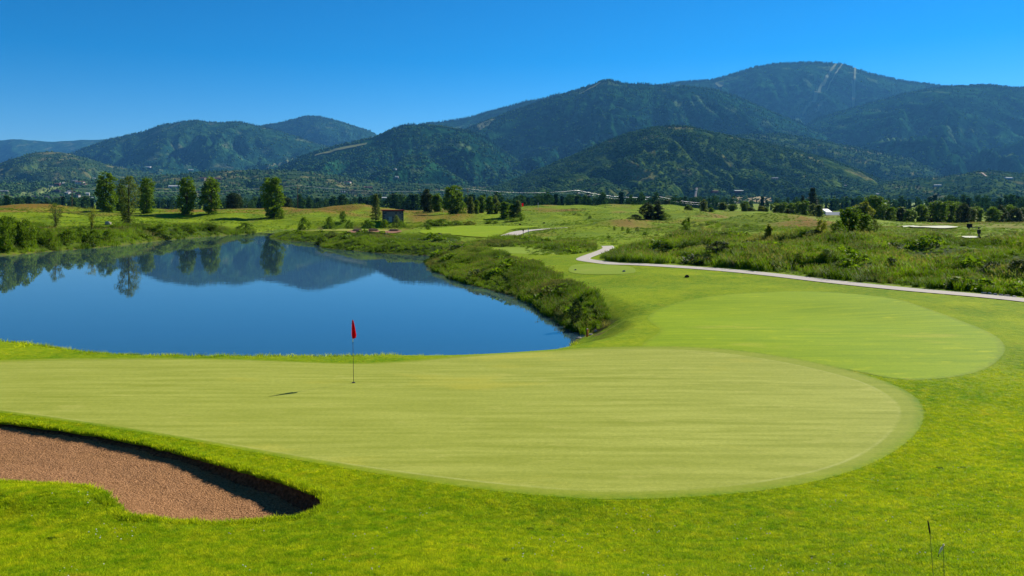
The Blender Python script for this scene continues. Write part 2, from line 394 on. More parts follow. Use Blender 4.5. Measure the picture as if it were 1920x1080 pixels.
def mat_green(base1, base2, streak=.5, pale=(.42, .40, .12), name='putting_turf', fine=45):
    s = NT(name)
    v = s.mapped((.14, 2.6, 1), rot=(0, 0, R(3)))
    st = s.noise(1.0, 5, vec=v, rough=.6, lo=.36, hi=.64)
    st2 = s.noise(1.0, 3, vec=s.mapped((.05, .35, 1)), lo=.35, hi=.65)
    c = s.mix(s.math('MULTIPLY', st, streak), base1, base2)
    c = s.mix(s.math('MULTIPLY', st2, .45), c, s.mix(.5, base2, (.24, .30, .03)))
    c = s.mix(s.noise(.45, 4, vec=s.mapped((.5, 1, 1)), lo=.60, hi=.78), c, pale)
    f = s.noise(fine, 2, lo=.3, hi=.7)
    c = s.mix(s.math('MULTIPLY', f, .28), c, s.mix(1.0, c, (.55, .62, .5), 'MULTIPLY'))
    s.color(c); s.rough(.75); s.bump(s.noise(fine, 3), .25, .02)
    return s.m

def up_normal(s, k=.7):
    g = s.add('ShaderNodeNewGeometry').outputs['Normal']; vm = s.add('ShaderNodeMix', data_type='VECTOR'); vm.inputs[0].default_value = k
    s.l.new(g, vm.inputs[4]); vm.inputs[5].default_value = (0, 0, 1); nn = s.add('ShaderNodeVectorMath', operation='NORMALIZE'); s.l.new(vm.outputs[1], nn.inputs[0])
    s.l.new(nn.outputs[0], s.b.inputs['Normal'])

def mat_cut(name, g1, g2, k1, k2, pale, ring, streak=1., fine=45, fade=.35):
    """closely cut turf: attribute ed = metres outside the inner cut line, ec = metres inside the outer edge"""
    s = NT(name)
    def body(a, b, st_):
        st = s.noise(1.0, 4, vec=s.mapped((.24, 2.7, 1), rot=(0, 0, R(2.5))), rough=.6, lo=.36, hi=.64)
        c = s.mix(s.math('MULTIPLY', st, st_), a, b)
        c = s.mix(s.math('MULTIPLY', s.noise(1.0, 4, vec=s.mapped((.06, .30, 1)), lo=.35, hi=.65), .5), c, s.mix(.5, a, b))
        return c
    jit = s.math('MULTIPLY', s.math('SUBTRACT', s.noise(5, 5, rough=.7), .5), fade)
    c = body(g1, g2, streak)
    c = s.mix(s.math('MULTIPLY', s.noise(1.4, 5, vec=s.mapped((.5, 1.1, 1)), rough=.65, lo=.58, hi=.76), .55), c, pale)
    c = s.mix(s.math('MULTIPLY', s.noise(.30, 4, vec=s.mapped((.6, 1.2, 1)), lo=.60, hi=.72), .45), c, (.40, .36, .05))
    ed = s.math('ADD', s.attr('ed'), jit); ec = s.math('ADD', s.attr('ec'), s.math('MULTIPLY', jit, 1.6))
    k = body(k1, k2, .7)
    c = s.mix(s.rng(ed, -.06, .10), c, k)
    wv = s.math('SUBTRACT', 1.0, s.math('MULTIPLY', s.math('ABSOLUTE', s.math('ADD', s.attr('ed'), s.math('MULTIPLY', jit, .12))), 14.0)); wv = s.rng(wv, 0, 1)
    c = s.mix(s.math('MULTIPLY', s.math('MULTIPLY', wv, s.noise(.35, 3, lo=.40, hi=.60)), ring), c, (.42, .42, .16))  # pale line along the cut, highlight of the mowing edge painted in
    t = turf_color(s); c = s.mix(s.rng(ec, .0, .30, 1., 0.), c, t)
    f = s.noise(fine, 2, lo=.3, hi=.7); m_ = s.noise(9, 4, lo=.35, hi=.65)
    c = s.mix(s.math('MULTIPLY', f, .45), c, s.mix(1.0, c, (.5, .58, .45), 'MULTIPLY'))
    sp = s.noise(16, 3, rough=.7, vec=s.mapped((.6, 1, 1)), lo=.40, hi=.62); c = s.mix(s.math('MULTIPLY', sp, .30), s.mix(1.0, c, (1.14, 1.12, 1.1), 'MULTIPLY'), s.mix(1.0, c, (.72, .80, .62), 'MULTIPLY'))
    c = s.mix(s.math('MULTIPLY', m_, .26), c, s.mix(1.0, c, (.6, .65, .5), 'MULTIPLY'))
    s.color(c); s.rough(.75); s.bump(s.noise(fine, 3), .25, .02)
    return s.m

def leafmat(name, c1, c2, tr, fac=.42, spec=.06, up=0., patch=0.):
    s = NT(name)
    isl = s.add('ShaderNodeNewGeometry').outputs['Random Per Island']; rnd = s.add('ShaderNodeObjectInfo').outputs['Random']
    c = s.mix(isl, c1, c2); c = s.mix(s.math('MULTIPLY', rnd, .45), c, s.mix(.5, c2, tr))
    if patch:
        pn = s.noise(.13, 4, rough=.6, lo=.42, hi=.60); c = s.mix(s.math('MULTIPLY', pn, patch), c, s.mix(1., c, (.34, .42, .55), 'MULTIPLY'))  # darker grass drifts, partly painting in the shade of rolling mounds
        pk = s.noise(.6, 3, vec=s.mapped((1, 1, .3)), lo=.50, hi=.66); c = s.mix(s.math('MULTIPLY', pk, patch * .7), c, s.mix(1., c, (.40, .45, .5), 'MULTIPLY'))
    s.color(c); s.rough(.55); s.b.inputs['Specular IOR Level'].default_value = spec
    s.translucent(s.mix(1.0, c if patch else s.mix(isl, c1, c2), (1.7, 1.75, .9), 'MULTIPLY'), fac)
    if up: up_normal(s, up)
    return s.m

def plain(name, c, r=.7, metal=0, var=.25, scale=8, bump=0.):
    s = NT(name); n = s.noise(scale, 4, lo=.3, hi=.7)
    s.color(s.mix(s.math('MULTIPLY', n, var * 2), c, tuple(v * (1 - var * 1.6) for v in c))); s.rough(r); s.b.inputs['Metallic'].default_value = metal
    if bump: s.bump(s.noise(scale * 3, 4), bump, .02)
    return s.m

M = {}
M['ground'] = mat_ground()
M['green'] = mat_cut('putting_turf', (.225, .255, .034), (.345, .362, .075), (.188, .232, .018), (.278, .308, .040), (.40, .39, .10), .4, .85)
M['fairway'] = mat_cut('fairway_turf', (.145, .240, .002), (.268, .338, .003), (.150, .240, .003), (.240, .310, .004), (.40, .42, .008), 0., .8, 30, .8)
M['tee'] = mat_green((.170, .255, .015), (.240, .300, .035), .5, (.26, .30, .05), 'tee_turf', 30)

s = NT('bunker_sand'); n = s.noise(24, 5, rough=.65, lo=.38, hi=.60); n3 = s.noise(.8, 3, lo=.35, hi=.65)
c = s.mix(n, (.15, .068, .028), (.41, .220, .105)); c = s.mix(s.math('MULTIPLY', n3, .35), c, (.29, .15, .06))
s.color(c); s.rough(.95); s.bump(s.noise(26, 5), 1.0, .06); M['sand'] = s.m
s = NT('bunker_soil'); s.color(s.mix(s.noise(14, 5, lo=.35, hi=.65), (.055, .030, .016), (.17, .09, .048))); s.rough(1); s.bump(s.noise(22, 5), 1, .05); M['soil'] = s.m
M['far_sand'] = plain('brown_far_sand', (.26, .14, .09), .95, scale=2)
M['glare_and_sand'] = plain('glare_and_sand', (.55, .56, .42), .95, var=.08)  # sun glare of the far green put into this pale colour, shared with sand
M['dark_strip'] = plain('dark_strip', (.045, .03, .02), 1)  # dark brown of the strips on the far bunkers
M['path'] = plain('path_asphalt', (.44, .40, .35), .9, var=.14, scale=1.5, bump=.2)
M['kerb'] = plain('path_concrete', (.52, .50, .44), .9, var=.1)

s = NT('water'); s.color((.024, .060, .088)); s.rough(.004); s.b.inputs['Specular IOR Level'].default_value = .5; s.b.inputs['IOR'].default_value = 1.5
v = s.mapped((.55, 1.0, 1))
h = s.math('ADD', s.noise(1.3, 3, vec=v), s.math('MULTIPLY', s.noise(.22, 2, vec=v), 1.5)); s.bump(h, .03, .05); M['water'] = s.m

def mat_mountain(name, dark, mid, tan, tan_amt=.62, sc=1.0):
    s = NT(name)
    a = s.noise(.011 * sc, 5, lo=.40, hi=.62, rough=.62); b = s.noise(.0022 * sc, 4, lo=.38, hi=.62); t = s.noise(.0045 * sc, 5, lo=tan_amt, hi=tan_amt + .07)
    c = s.mix(a, dark, mid); c = s.mix(s.math('MULTIPLY', b, .6), c, dark); c = s.mix(s.math('MULTIPLY', t, .8), c, tan)
    c = s.mix(s.noise(.05 * sc, 3, lo=.4, hi=.65), c, s.mix(1., c, (.5, .55, .55), 'MULTIPLY'))
    s.color(c); s.rough(1); s.b.inputs['Specular IOR Level'].default_value = 0
    s.bump(s.math('ADD', s.noise(.03 * sc, 5, rough=.65), s.noise(.006 * sc, 4)), 1.0, 22 / sc)
    return s.m
M['mtn_dark'] = mat_mountain('forest_mountain', (.003, .028, .018), (.036, .125, .036), (.12, .18, .06), .60)
M['mtn_blue'] = mat_mountain('far_forest_mountain', (.008, .040, .026), (.046, .120, .036), (.13, .16, .07), .58)
M['mtn_green'] = mat_mountain('scrub_hill', (.012, .042, .012), (.105, .165, .026), (.19, .18, .06), .58, 1.8)
M['mtn_left'] = mat_mountain('left_hill', (.020, .050, .020), (.085, .130, .035), (.19, .18, .07), .55, 1.5)
M['meadow_pale'] = plain('hillside_meadow', (.19, .21, .085), 1, var=.25, scale=.02)
M['field_pale'] = plain('valley_field', (.17, .22, .07), 1, var=.15, scale=.01)
M['field_tan'] = plain('tan_field', (.26, .21, .10), 1, var=.2, scale=.01)
M['ski'] = plain('ski_run_grass', (.16, .19, .10), 1, var=.25, scale=.01)
M['dirt'] = plain('pale_dirt', (.42, .34, .27), 1, var=.15, scale=.03)

M['leaf'] = leafmat('cottonwood_leaves', (.040, .080, .005), (.135, .220, .010), (.15, .23, .014), .38)
M['leaf_light'] = leafmat('light_leaves', (.055, .090, .016), (.130, .165, .035), (.17, .2, .05))
M['leaf_yellow'] = leafmat('yellowish_leaves', (.11, .14, .012), (.21, .22, .02), (.22, .23, .03))
M['leaf_conifer'] = leafmat('conifer_needles', (.012, .030, .010), (.035, .062, .018), (.05, .08, .02), .2)
M['leaf_shrub'] = leafmat('shrub_leaves', (.045, .095, .005), (.150, .225, .008), (.15, .19, .02))
M['leaf_dark'] = leafmat('dark_shrub_leaves', (.014, .030, .008), (.045, .072, .014), (.05, .07, .02), .3)
M['bark'] = plain('bark', (.09, .068, .05), .95, var=.3, scale=6, bump=.6)
M['grass_tall'] = leafmat('tall_grass_blades', (.060, .130, .004), (.175, .275, .006), (.22, .30, .01), .4, .05, .4, .74)
M['grass_sedge'] = leafmat('grey_green_blades', (.065, .115, .020), (.165, .215, .045), (.19, .22, .06), .4, .05, .4, .74)
M['grass_dry'] = leafmat('seed_head_blades', (.13, .13, .03), (.23, .215, .07), (.23, .2, .07), .4, .05, .4, .74)
s = NT('near_turf_blades'); g = turf_color(s); rnd = s.add('ShaderNodeNewGeometry').outputs['Random Per Island']
ri = s.add('ShaderNodeObjectInfo').outputs['Random']; g = s.mix(s.rng(ri, .55, 1.), g, s.mix(1., g, (1.75, 1.5, 1.6), 'MULTIPLY')); g = s.mix(s.rng(ri, .3, 0.), g, s.mix(1., g, (.5, .62, .6), 'MULTIPLY'))
g2 = s.mix(rnd, s.mix(1., g, (1.0, 1.08, .8), 'MULTIPLY'), s.mix(1., g, (3.1, 2.75, 2.8), 'MULTIPLY')); s.color(g2); s.rough(.6); s.translucent(s.mix(1., g2, (1.2, 1.25, .8), 'MULTIPLY'), .35); up_normal(s, .72); M['blade'] = s.m
M['far_conifer'] = leafmat('far_conifer', (.005, .028, .018), (.018, .055, .026), (.02, .04, .02), .08, 0)
M['far_tree'] = leafmat('far_tree', (.016, .054, .020), (.070, .145, .034), (.08, .12, .035), .12, 0)
M['pole_wood'] = plain('weathered_pole_wood', (.10, .060, .040), .9)
M['wire'] = plain('aluminium_wire', (.80, .78, .74), .35, .3, var=.05)

# ------------------------------------------------------------------ ground sheet
th = np.r_[np.linspace(-180, -50, 44, endpoint=False), np.linspace(-50, -36, 30, endpoint=False), np.linspace(-36, 36, 470, endpoint=False), np.linspace(36, 50, 30, endpoint=False), np.linspace(50, 180, 44, endpoint=False)]
rr = np.r_[.6, 1.5, 3, 5, 7, np.geomspace(8.2, 520, 560), np.geomspace(530, 3200, 60), 5000, 9000, 16000]
TH, RR = np.meshgrid(np.radians(th), rr); GX = RR * np.sin(TH); GY = RR * np.cos(TH)
GZ = G(GX, GY); GZ[-3:] = 8
TEES = [spline([hit0(*p) for p in q_], 3) for q_ in ([(1066, 506), (1080, 498), (1130, 496.5), (1180, 500), (1192, 508), (1178, 513), (1110, 513), (1075, 511)], [(905, 474), (925, 466), (975, 464.5), (1030, 467), (1052, 473), (1040, 478), (960, 477)])]
for T_ in TEES: GZ -= .06 * smooth((-sdf(GX, GY, T_) - .5) / .5)
GZ -= .06 * smooth((.75 - linedist(GX, GY, PATH1)) / .3)
GZ -= .06 * np.maximum(smooth((-sdf(GX, GY, COLLAR) - .25) / .3), smooth((-sdf(GX, GY, FAIR) - .4) / .5))
md = meadow(GX, GY); dry = np.zeros_like(GX)
for Z in Z_DRY: dry = np.maximum(dry, smooth(.5 - sdf(GX, GY, Z) / 9))
dry *= smooth(.68 + fbm(GX / 16, GY / 26, 31, 3) * 1.5)
dpn = sdf(GX, GY, POND)
earth = smooth(1 - np.abs(dpn) / .5) * .7
earth = np.maximum(earth, smooth((.1 - sdf(GX, GY, BUNK_S)) / .1) * (np.abs(GY - 19) < 6))
earth = np.maximum(earth, (dpn > 0) * smooth((2.4 - dpn) / 1.2) * smooth((GX - 4.2) / .8) * smooth((9.5 - GX) / 2) * (np.abs(GY - 49) < 6) * smooth(.35 + fbm(GX / .8, GY / .8, 71, 3) * 2.4) * .9)
far = smooth((RR - 85) / 70)
V = np.c_[GX.ravel(), GY.ravel(), GZ.ravel()]; nr, nc = GX.shape
Fc = grid_faces(nr, nc, True)
ground = mesh_np('ground', V, Fc[:, ::-1], M['ground'], smooth_=True, attrs=dict(meadow=md, dry=dry, far=far, earth=earth))
structure(ground, 'rolling green golf course turf and meadow around the pond')

# ------------------------------------------------------------------ pond
wx = POND - POND.mean(0); big = POND + wx / np.hypot(wx[:, 0], wx[:, 1])[:, None] * 1.2
P2 = np.vstack([POND.min(0) - 30, [POND.max(0)[0] + 8, POND.min(0)[1] - 30], POND.max(0) + 8, [POND.min(0)[0] - 30, POND.max(0)[1] + 8]])
# the sheet follows the outline, pushed 1.5 m under the banks
def offset_poly(P, d):
    t = np.roll(P, -1, 0) - np.roll(P, 1, 0); t /= np.maximum(np.hypot(t[:, 0], t[:, 1]), 1e-6)[:, None]
    n = np.c_[t[:, 1], -t[:, 0]]; a = P[0] + n[0] * .2
    if sdf(np.array([a[0]]), np.array([a[1]]), P)[0] < 0: n = -n
    return P + n * d
from mathutils.geometry import tessellate_polygon
PP = offset_poly(POND, .55); tri = tessellate_polygon([[Vector((p[0], p[1], 0)) for p in PP]])
water = pydata('pond_water', [(p[0], p[1], 0.0) for p in PP], [tuple(t) for t in tri], M['water'])
if water.data.polygons[0].normal.z < 0: water.data.flip_normals()
structure(water, 'still blue pond mirroring trees and mountains')

# ------------------------------------------------------------------ draped sheets
def drape(name, poly, mat, lift, rings=26, seg=None, centre=None, zf=None, step=.6, at_=None):
    P = resample(poly, step) if seg is None else poly
    c = np.array(centre) if centre is not None else P.mean(0)
    t = np.linspace(0, 1, rings + 1)[1:] ** .8; n = len(P)
    X = np.r_[c[0], (c[0] + t[:, None] * (P[:, 0] - c[0])).ravel()]; Y = np.r_[c[1], (c[1] + t[:, None] * (P[:, 1] - c[1])).ravel()]
    Z = (zf or (lambda a, b: G(a, b, False)))(X, Y) + lift
    Fq = grid_faces(rings, n, True) + 1
    Ft = np.array([(0, (i + 1) % n + 1, i + 1, 0) for i in range(n)])
    faces = [tuple(f[:3]) for f in Ft.tolist()] + [tuple(f) for f in Fq.tolist()]
    o = pydata(name, np.c_[X, Y, Z].tolist(), faces, mat, smooth_=True)
    if o.data.polygons[len(faces) - 1].normal.z < 0: o.data.flip_normals()
    for an, fn in (at_ or {}).items():
        a_ = o.data.attributes.new(an, 'FLOAT', 'POINT'); a_.data.foreach_set('value', np.asarray(fn(X, Y), np.float32))
    return structure(o)
_ring = []   # collar: from just inside the green's edge out to the collar outline, so no sheet lies under another
gp = resample(GREEN, .25); cp = COLLAR
nrm_ = offset_poly(gp, 1.0) - gp
co = []
for p_, n_ in zip(gp, nrm_):                      # walk outwards to the collar outline
    tt = np.linspace(.02, 6, 240); q_ = p_ + n_ * tt[:, None]; d_ = sdf(q_[:, 0], q_[:, 1], COLLAR); k_ = int(np.argmax(d_ >= 0)); co.append(p_ + n_ * max(tt[k_], .12))
co = np.array(co); kk = np.hanning(9); kk /= kk.sum(); co = np.stack([np.convolve(np.r_[co[-4:, i], co[:, i], co[:4, i]], kk, 'valid') for i in (0, 1)], 1)
tt = np.linspace(0, 1, 13)[:, None, None]; RG3 = gp[None] * (1 - tt) + co[None] * tt; RX, RY = RG3[..., 0], RG3[..., 1]
RZ = G(RX, RY, False) + .006
col_o = mesh_np('green_collar', np.c_[RX.ravel(), RY.ravel(), RZ.ravel()], grid_faces(13, len(gp), True), M['green'], smooth_=True,
                attrs=dict(ed=np.maximum(sdf(RX, RY, GREEN), .0), ec=np.repeat(np.linspace(1, 0, 13)[:, None], len(gp), 1) * np.hypot(*(co - gp).T)[None]))
if col_o.data.polygons[0].normal.z < 0: col_o.data.flip_normals()
structure(col_o, 'longer cut ring of turf round the putting green')
structure(drape('putting_green', gp, M['green'], .006, 60, seg=1, at_=dict(ed=lambda x, y: sdf(x, y, GREEN), ec=lambda x, y: x * 0 + 5)), 'smooth pale putting green with mowing streaks')
structure(drape('fairway', resample(FAIR, .4), M['fairway'], .005, 50, seg=1, at_=dict(ed=lambda x, y: x * 0 - 5, ec=lambda x, y: -sdf(x, y, FAIR))), 'oval mown fairway beyond the green')
structure(drape('tee_box', spline([hit0(*p) for p in [(1066, 506), (1080, 498), (1130, 496.5), (1180, 500), (1192, 508), (1178, 513), (1110, 513), (1075, 511)]], 5), M['tee'], .022, 14), 'small mown tee beside the path bend')
structure(drape('tee_box', spline([hit0(*p) for p in [(905, 474), (925, 466), (975, 464.5), (1030, 467), (1052, 473), (1040, 478), (960, 477)]], 5), M['tee'], .03, 14), 'mown tee beyond the tall grass bank')
structure(drape('far_green', spline([hit0(*p) for p in [(520, 433), (560, 431), (640, 430.4), (740, 432.6), (700, 434.5), (620, 434)]], 5), M['green'], .16, 14, at_=dict(ed=lambda x, y: x * 0 - 5, ec=lambda x, y: x * 0 + 5)), 'far putting green on the peninsula')
structure(drape('far_fairway', spline([hit0(*p) for p in [(800, 431), (860, 425.5), (960, 424), (1010, 426), (960, 431), (925, 445), (860, 443), (790, 438)]], 5), M['fairway'], .14, 18, at_=dict(ed=lambda x, y: x * 0 - 5, ec=lambda x, y: x * 0 + 5)), 'far mown fairway behind the peninsula')
def ribbon(name, line, w, mat, lift, zf=None, cols=5, kind='structure', parent=None):
    L = np.asarray(line); t = np.gradient(L, axis=0); t /= np.hypot(t[:, 0], t[:, 1])[:, None]; n = np.c_[t[:, 1], -t[:, 0]]
    o = np.linspace(-.5, .5, cols); ww = np.interp(np.linspace(0, 1, len(L)), np.linspace(0, 1, len(np.atleast_1d(w))), np.atleast_1d(w)) if np.ndim(w) else np.full(len(L), w)
    X = L[:, 0, None] + n[:, 0, None] * o * ww[:, None]; Y = L[:, 1, None] + n[:, 1, None] * o * ww[:, None]
    Z = (zf or (lambda a, b: G(a, b, False)))(X, Y) + lift
    ob = mesh_np(name, np.c_[X.ravel(), Y.ravel(), Z.ravel()], grid_faces(len(L), cols), mat, parent, True)
    if ob.data.polygons[0].normal.z < 0: ob.data.flip_normals()
    return tag(ob, kind=kind) if kind else ob
def fine(line, step=1.2):
    d = np.r_[0, np.cumsum(np.hypot(*np.diff(line, axis=0).T))]; s_ = np.arange(0, d[-1], step)
    return np.c_[np.interp(s_, d, line[:, 0]), np.interp(s_, d, line[:, 1])]
structure(ribbon('cart_path', fine(PATH1), 1.45, M['path'], .03), 'grey cart path running along the meadow edge')
structure(ribbon('cart_path', fine(PATH2), 3.4, M['path'], .14), 'grey cart path by the far fairway')
for P_, w_, l_ in ((PATH1, 1.45, .035), (PATH2, 3.4, .15)):
    L = fine(P_); t = np.gradient(L, axis=0); t /= np.hypot(t[:, 0], t[:, 1])[:, None]; n = np.c_[t[:, 1], -t[:, 0]]
    structure(ribbon('path_edge', L + n * (w_ / 2 + .05), .14 if w_ < 3 else .25, M['kerb'], l_, cols=2), 'pale worn edge of the cart path')
far_b = []
for pts, m_ in (([(650, 436), (662, 432.8), (676, 433), (684, 436.5), (668, 438.5)], 'far_sand'), ([(683, 435), (692, 432), (706, 432.2), (713, 436), (700, 438.2)], 'far_sand'),
                ([(718, 436), (730, 433), (745, 433), (754, 435.5), (740, 438.5), (725, 438.5)], 'far_sand')):
    structure(drape('far_bunker', spline([hit0(*p) for p in pts], 5), M[m_], .22, 8), 'small brown bunker in the peninsula slope')
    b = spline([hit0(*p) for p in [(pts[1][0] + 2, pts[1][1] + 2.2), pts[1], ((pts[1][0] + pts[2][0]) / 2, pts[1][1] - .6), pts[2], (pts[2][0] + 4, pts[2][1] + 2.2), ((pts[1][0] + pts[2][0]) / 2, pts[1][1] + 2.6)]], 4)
    structure(drape('bunker_strip', b, M['dark_strip'], .42, 6), 'dark strip along the upper edge of the far bunker')

# ------------------------------------------------------------------ big bunker: sand, soil wall, turf lip
def lipdepth(x): return np.interp(x, [-16, -12, -9.5, -8.2, -7.0, -5.5, -4], [.17, .18, .20, .23, .29, .38, .44])
def sandz(x, y):
    d = np.maximum(-sdf(x, y, BUNK_S), 0)
    return 1.86 - lipdepth(x) - .26 * (1 - np.exp(-d / 2.8)) + fbm(x / 1.5, y / 1.5, 40, 2) * .03
gx = np.arange(-18.6, -3.7, .055); gy = np.arange(15.3, 23.4, .055); X, Y = np.meshgrid(gx, gy)
ds = sdf(X, Y, BUNK_S)
Zs = sandz(X, Y) + perlin(X / .09, Y / .09, 50) * .011 + np.abs(perlin(X / .045, Y / .05, 51)) * .016 + perlin(X / .3, Y / .3, 53) * .012
keep = ds < .10; nid = grid_faces(*X.shape); k4 = keep.ravel()[nid].all(1); nid = nid[k4]
used = np.unique(nid); rm = np.full(X.size, -1); rm[used] = np.arange(len(used))
sand = mesh_np('bunker_sand', np.c_[X.ravel(), Y.ravel(), Zs.ravel()][used], rm[nid], M['sand'], smooth_=True)
structure(sand, 'coarse brown bunker sand')
nb = len(BUNK); gz0 = G(BUNK[:, 0], BUNK[:, 1], False)
j = perlin(np.arange(nb) * .8, np.zeros(nb) + .3, 60); j2 = perlin(np.arange(nb) * .25, np.zeros(nb) + 4.3, 61)
rows = []
def row(off, z): Q = BUNK + BUNK_N * np.reshape(off, (-1, 1)); rows.append(np.c_[Q, z])
o1 = BUNK + BUNK_N * .42; o2 = BUNK + BUNK_N * .2
rows = [np.c_[o1, G(o1[:, 0], o1[:, 1], False) + .004], np.c_[o2, G(o2[:, 0], o2[:, 1], False) + .010]]
row(np.full(nb, .05), gz0 + .022 + j * .012); row(np.full(nb, -.02) + j * .02, gz0 + .02); row(np.full(nb, -.035) + j * .02, gz0 - .045 + j2 * .02)
structure(mesh_np('bunker_lip', np.vstack(rows), grid_faces(len(rows), nb, True), M['ground'], smooth_=True), 'turf lip overhanging the bunker edge')
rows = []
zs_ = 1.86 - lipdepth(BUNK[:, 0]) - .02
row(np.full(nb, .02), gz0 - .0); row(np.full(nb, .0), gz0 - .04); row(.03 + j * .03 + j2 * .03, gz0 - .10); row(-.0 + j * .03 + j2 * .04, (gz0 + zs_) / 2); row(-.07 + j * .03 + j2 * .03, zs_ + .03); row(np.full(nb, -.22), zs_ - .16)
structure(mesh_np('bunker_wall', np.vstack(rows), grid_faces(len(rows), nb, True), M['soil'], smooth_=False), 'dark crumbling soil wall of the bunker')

# ------------------------------------------------------------------ mountains and hills
class Ridge:
    def __init__(s, name, label, prof, D, W, back, mat, spur=(600, .22), seed=0, n=(420, 110), rough=14, meander=.0, z0=0.):
        s.P = np.array(prof, float); s.D0 = D; s.W = W; s.back = back; s.spur = spur; s.seed = seed; s.rough = rough; s.me = meander; s.z0 = z0
        s.name, s.label, s.mat, s.n = name, label, mat, n
        xs, ys = s.P[:, 0], s.P[:, 1]; s.grid = np.linspace(xs[0], xs[-1], 900)
        yy = np.interp(s.grid, xs, ys); k = np.hanning(17); k /= k.sum(); s.yy = np.convolve(np.pad(yy, 8, 'edge'), k, 'valid') + fbm(s.grid / 42., s.grid * 0 + seed, seed, 4) * 2.6
    def Dc(s, u): return s.D0 * (1 + s.me * np.sin(u * 5 + s.seed))
    def crest(s, u):
        px = CX + u * F; row = np.interp(px, s.grid, s.yy); return EYE + (HY - row) * s.Dc(u) / F
    def z(s, x, y):
        u = x / y; D = s.Dc(u); C = s.crest(u); t = (D - y); f = np.clip(t / s.W, 0, 1.25)
        fr = (C - s.z0) * (1 - f) ** 1.0 * (1 + .35 * f) if False else (C - s.z0) * np.sign(1 - f) * np.abs(1 - f) ** 1.18
        lam, amp = s.spur
        wx_ = x + fbm(x / (lam * 1.5), y / (lam * 1.5), s.seed + 5, 2) * lam * .7; wy = y + fbm(x / lam, y / lam, s.seed + 9, 2) * lam * .5
        r1 = np.abs(perlin(wx_ / lam, wy / (lam * 2.4), s.seed)); r2 = np.abs(perlin(wx_ / (lam * .42), wy / (lam * .9), s.seed + 1)); r3 = np.abs(perlin(wx_ / (lam * .17), wy / (lam * .3), s.seed + 2))
        val = (1 - np.clip(r1 * 2.2, 0, 1)) * .62 + (1 - np.clip(r2 * 2.2, 0, 1)) * .26 + (1 - np.clip(r3 * 2.2, 0, 1)) * .12
        env = smooth(f / .28) * smooth((1.15 - f) / .45)
        zf = s.z0 + fr - np.maximum(C, 40) * amp * 1.35 * val * env + s.rough * .35 * fbm(x / 60, y / 60, s.seed + 3, 2) * smooth(f / .05)
        zb = C + t * .5                                            # back slope (t negative)
        return np.where(t >= 0, zf, zb)
    def build(s):
        us = (np.linspace(s.P[0, 0], s.P[-1, 0], s.n[0]) - CX) / F
        fs = np.r_[-s.back / s.W, np.linspace(0, 1.12, s.n[1]) ** 1.15]
        U, Fs = np.meshgrid(us, fs); D = s.Dc(U); Y = D - Fs * s.W; X = U * Y; Z = s.z(X, Y)
        o = mesh_np(s.name, np.c_[X.ravel(), Y.ravel(), Z.ravel()], grid_faces(*X.shape), M[s.mat], smooth_=True)
        if sum(o.data.polygons[i].normal.z for i in range(0, len(o.data.polygons), 97)) < 0: o.data.flip_normals()
        s.X, s.Y, s.Z = X, Y, Z
        structure(o, s.label); return o

